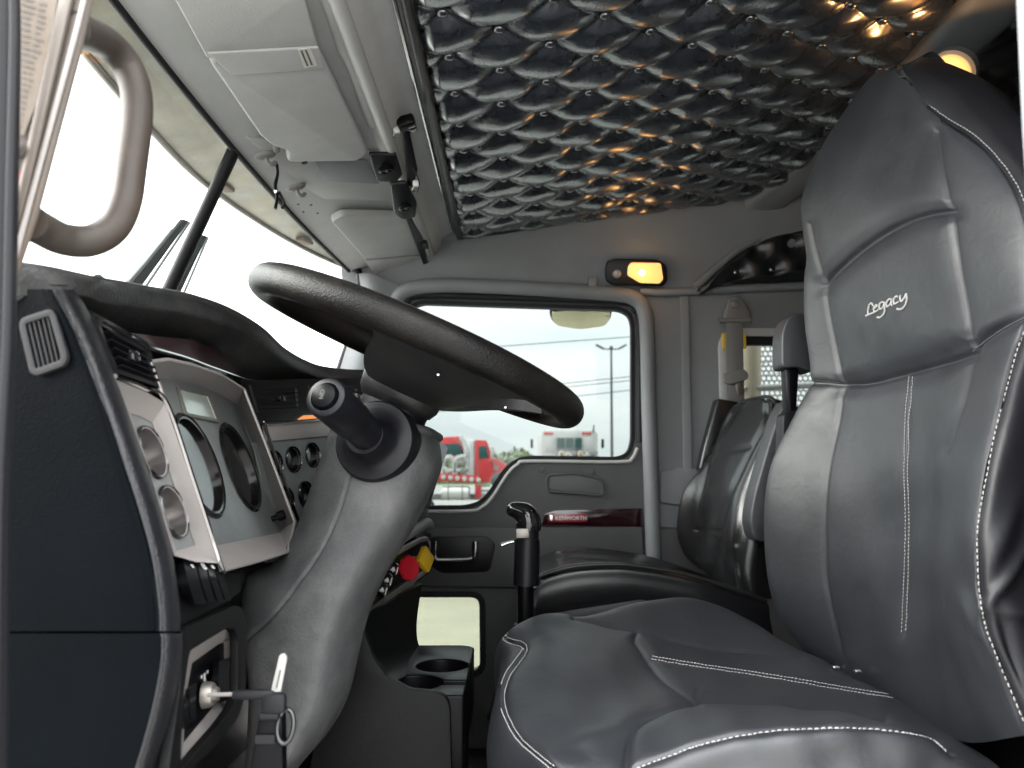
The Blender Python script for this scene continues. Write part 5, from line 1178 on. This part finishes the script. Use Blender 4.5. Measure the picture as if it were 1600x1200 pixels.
# lamp standard
yp = 60; pole = thing('light_pole', 'tall parking lot light pole with twin arms outside passenger window', 'light pole', at(956, 790, Y=yp) * 1.0)
pb = at(956, 740, Y=yp); ptop = at(955, 545, Y=yp)
tube('mast', [A(pb[0], yp, GZ), ptop], [.14, .08], 'pole_steel', pole, 10)
for sgn in (-1, 1):
    e_ = ptop + A(sgn * .65, 0, .0); am = tube('arm', [ptop + A(0, 0, -.05), e_], .05, 'pole_steel', pole, 8)
    box('lamp_head', e_ + A(sgn * .25, 0, .16), (.7, .3, .14), 'pole_steel', am, .03, ax=frame_axes(unit(A(-sgn * .55, 0, 1)), (0, 1, 0)))
box('lamp_head', ptop + A(0, 0, .1), (.25, .3, .2), 'pole_steel', pole, .03)
for k_, (pa_, pb2, yy, lb_) in enumerate((((660, 550), (990, 526), 42, 'highest thick power line crossing sky in passenger window'), ((660, 622), (990, 588), 46, 'upper of the close pair of power lines in passenger window'), ((660, 628), (990, 594), 46, 'lower of the close pair of power lines in passenger window'), ((660, 646), (990, 609), 44, 'lowest power line crossing sky in passenger window'))):
    a, b = at(*pa_, Y=yy), at(*pb2, Y=yy); d = (b - a); o = tube('power_line', [a - d * 3.2, a, b, b + d * 3], .022, 'black_plastic', None, 6, n=16)
    tag(o, lb_, 'power line', 'power lines across the yard')
# ---- red pump truck, side on
Yr = 33.0; rt = thing('red_truck', 'red pump truck with white pipes and silver tank parked outside passenger window', 'truck', at(720, 800, Y=Yr) * A(1, 1, 0) + A(0, 0, GZ))
def R(pts, y=Yr): return [at(a, b, Y=y) for a, b in pts]
W = A(0, 2.3, 0)
prism('chassis', R([(600, 772), (800, 772), (800, 781), (600, 781)], Yr + .4), (0, 1.5, 0), 'truck_grey', rt, .03)
cb = prism('cab', R([(742, 687), (760, 688), (765, 702), (768, 722), (771, 752), (742, 756)]), W, 'truck_red', rt, .04, 2)
prism('cab_window', R([(748, 697), (760, 697), (763, 715), (748, 717)], Yr - .03), (0, .04, 0), 'truck_window', cb, .01)
prism('door_seam', R([(746, 718), (747, 718), (747, 750), (746, 750)], Yr - .02), (0, .03, 0), 'truck_grey', cb)
prism('hood', R([(766, 715), (778, 717), (793, 727), (797, 742), (790, 752), (768, 753)], Yr + .25), (0, 1.8, 0), 'truck_red', rt, .06, 2)
prism('side_vent', R([(772, 727), (778, 728), (778, 735), (772, 735)], Yr + .2), (0, .05, 0), 'truck_grey', rt)
prism('mirror', R([(767, 698), (772, 698), (772, 712), (767, 712)], Yr - .25), (0, .1, 0), 'truck_white', rt, .02)
prism('stack_cover', R([(733, 688), (741, 688), (741, 744), (733, 744)]), (0, .5, 0), 'truck_white', rt, .06)
prism('rear_cabin', R([(684, 696), (688, 683), (722, 681), (729, 700), (729, 718), (684, 718)], Yr + .2), (0, 1.8, 0), 'truck_red', rt, .06)
prism('rear_cabin_window', R([(694, 694), (718, 693), (725, 710), (694, 711)], Yr + .16), (0, .05, 0), 'truck_window', rt, .01)
prism('deck_beam', R([(640, 738), (676, 739), (748, 744), (753, 755), (690, 752), (640, 747)], Yr - .1), (0, .4, 0), 'truck_red', rt, .03)
for k_ in range(9): lathe('marker_light', [(.11, 0), (.08, .04), (0, .05)], at(660 + k_ * 11, 743 + k_ * .9, Y=Yr - .12), A(0, -1, 0), 'truck_white', rt, 10)
for p in ([(720, 682), (728, 700), (731, 742)], [(690, 742), (692, 722), (702, 714), (710, 722), (710, 742)], [(711, 742), (712, 720), (720, 714), (732, 714)], [(640, 716), (670, 720), (690, 728), (700, 738)], [(700, 736), (716, 735), (732, 735)]):
    tube('pump_pipe', R(p, Yr + .1), .11, 'truck_white', rt, 10, n=24)
for a, b in ((722, 722), (722, 736)): prism('control_box', R([(a - 3, b - 4), (a + 6, b - 4), (a + 6, b + 4), (a - 3, b + 4)], Yr - .05), (0, .2, 0), 'truck_grey', rt, .02)
tk = at(712, 770, Y=Yr); lathe('fuel_tank', [(0, -.62), (.24, -.60), (.30, -.55), (.30, .55), (.24, .60), (0, .62)], tk, A(1, 0, 0), 'tank_alloy', rt, 24)
for s in (-.3, .3): lathe('tank_strap', [(.305, s - .03), (.315, s - .03), (.315, s + .03), (.305, s + .03)], tk, A(1, 0, 0), 'truck_grey', rt, 24)
for px_ in (640, 660, 785):
    c_ = A(at(px_, 780, Y=Yr)[0], Yr + .05, GZ + .52); wl = lathe('wheel', [(.28, .0), (.48, -.02), (.52, .03), (.52, .25), (.48, .30), (.28, .28)], c_, A(0, 1, 0), 'tyre', rt, 24)
    lathe('rim', [(0, .06), (.12, .05), (.26, .1), (.28, .02)], c_, A(0, 1, 0), 'tank_alloy', wl, 18)
prism('front_fender', R([(770, 760), (776, 742), (790, 736), (800, 745), (803, 765), (796, 765), (792, 750), (784, 746), (777, 754), (774, 764)], Yr), (0, .6, 0), 'truck_white', rt, .02)
prism('step', R([(742, 757), (752, 757), (752, 778), (742, 778)], Yr - .05), (0, .4, 0), 'truck_red', rt, .02)
for k_ in range(3): prism('step_tread', R([(752, 757 + 8 * k_), (766, 757 + 8 * k_), (766, 761 + 8 * k_), (752, 761 + 8 * k_)], Yr - .05), (0, .4, 0), 'truck_grey', rt, .01)
# ---- white truck seen from the front or rear
Yw = 30.0; wt_ = thing('white_truck', 'white truck facing away beyond passenger window sill with red top lights', 'truck', at(890, 800, Y=Yw) * A(1, 1, 0) + A(0, 0, GZ))
def Wp(pts, y=Yw): return [at(a, b, Y=y) for a, b in pts]
prism('body', Wp([(846, 678), (848, 672), (930, 672), (934, 678), (934, 740), (846, 740)]), (0, 4, 0), 'truck_white', wt_, .06)
prism('rear_window', Wp([(869, 683), (909, 683), (909, 704), (869, 704)], Yw - .04), (0, .06, 0), 'truck_grey', wt_, .02)
for x0 in (871, 885, 898): prism('window_pane', Wp([(x0, 685), (x0 + 11, 685), (x0 + 11, 700), (x0, 700)], Yw - .07), (0, .03, 0), 'truck_window', wt_)
for x0 in (851, 911): prism('side_locker', Wp([(x0, 683), (x0 + 15, 683), (x0 + 15, 705), (x0, 705)], Yw - .05), (0, .06, 0), 'truck_white', wt_, .02)
for x0 in (852, 857, 862, 912, 917, 922): lathe('top_light', [(.06, 0), (.04, .04), (0, .05)], at(x0, 677, Y=Yw - .01), A(0, -1, 0), 'tail_red', wt_, 10)
for x0 in (829, 940): prism('mirror', Wp([(x0, 686), (x0 + 4, 686), (x0 + 4, 700), (x0, 700)]), (0, .15, 0), 'black_plastic', wt_, .02)
prism('machinery', Wp([(868, 705), (934, 704), (936, 722), (868, 724)], Yw - .5), (0, .5, 0), 'truck_grey', wt_, .05)
for k_ in range(6): tube('hose', Wp([(872 + k_ * 10, 722), (876 + k_ * 10, 706 + 3 * (k_ % 3)), (884 + k_ * 9, 712)], Yw - .55), .05, ('tan_post', 'truck_white', 'pole_steel')[k_ % 3], wt_, 6, n=10)
prism('chassis', Wp([(850, 740), (930, 740), (930, 760), (850, 760)]), (0, 3.5, 0), 'truck_grey', wt_)
for x0 in (858, 922):
    lathe('wheel', [(.28, .0), (.48, -.02), (.52, .03), (.52, .25), (.28, .28)], A(at(x0, 780, Y=Yw)[0] - .14, Yw + 1, GZ + .52), A(1, 0, 0), 'tyre', wt_, 20)
tube('aerial', Wp([(927, 676), (928, 664)]), .03, 'pole_steel', wt_, 6)
# ---- headache rack behind the cab, seen through the quarter window
rk = thing('perforated_rack', 'white perforated metal rack panel behind cab seen through rear side window', 'rack', A(1.15, 2.9, -.5))
Pk = 3.0; ox, oz = at(1180, 590, Y=Pk)[0], at(1180, 590, Y=Pk)[2]
hl = []
for i in range(12):
    for j in range(14):
        c = A(ox + .024 + i * .0205 + (j % 2) * .010, Pk, oz - .10 + j * .0195)
        hl.append([c + .0078 * A(math.cos(t), 0, math.sin(t)) for t in np.linspace(0, 2 * math.pi, 11)[:-1]])
prism('perforated_panel', [A(ox + .005, Pk, oz - .13), A(ox + .30, Pk, oz - .13), A(ox + .30, Pk, oz + .19), A(ox + .005, Pk, oz + .19)], (0, .004, 0), 'rack_white', rk, holes=hl)
tube('upright', [at(1170, 900, Y=2.85), at(1170, 520, Y=2.85)], .045, 'tan_post', rk, 14)
tube('crossbar', [at(1150, 608, Y=2.82), at(1300, 600, Y=2.82)], .012, 'rack_white', rk, 8)
prism('lower_sheet', [A(ox + .005, Pk, -1.2), A(ox + .30, Pk, -1.2), A(ox + .30, Pk, oz - .135), A(ox + .005, Pk, oz - .135)], (0, .01, 0), 'rack_white', rk)
# ---- windshield wipers outside
for k_, (a0, a1, yy, lb_) in enumerate((((288, 344), (203, 452), 1.30, 'wiper on driver side of windshield post seen against white sky'), ((318, 368), (268, 462), 1.52, 'wiper on passenger side of windshield post seen against white sky'))):
    wpr = thing('windshield_wiper', lb_, 'wiper', at(*a1, Y=yy) + A(-.08, 0, 0), 'wipers on the windshield')
    p0, p1 = at(*a0, Y=yy + .14), at(*a1, Y=yy + .14); d_ = p1 - p0
    prism('blade', [p0 + A(0, -.005, 0), p0 + A(.006, .006, 0), p1 + d_ * .3 + A(.010, .016, 0), p1 + d_ * .3 + A(-.004, -.004, 0)], (-.006, 0, 0), 'black_plastic', wpr)
    tube('arm', [p0 + d_ * .1 + A(-.018, .012, 0), p0 + d_ * .55 + A(-.020, .014, 0), p1 + d_ * .3 + A(-.028, .012, 0)], [.003, .004, .006], 'trim_grey', wpr, 6)
    tube('squeegee', [p0 + A(.006, .010, 0), p1 + d_ * .3 + A(.016, .024, 0)], .003, 'trim_grey', wpr, 6)
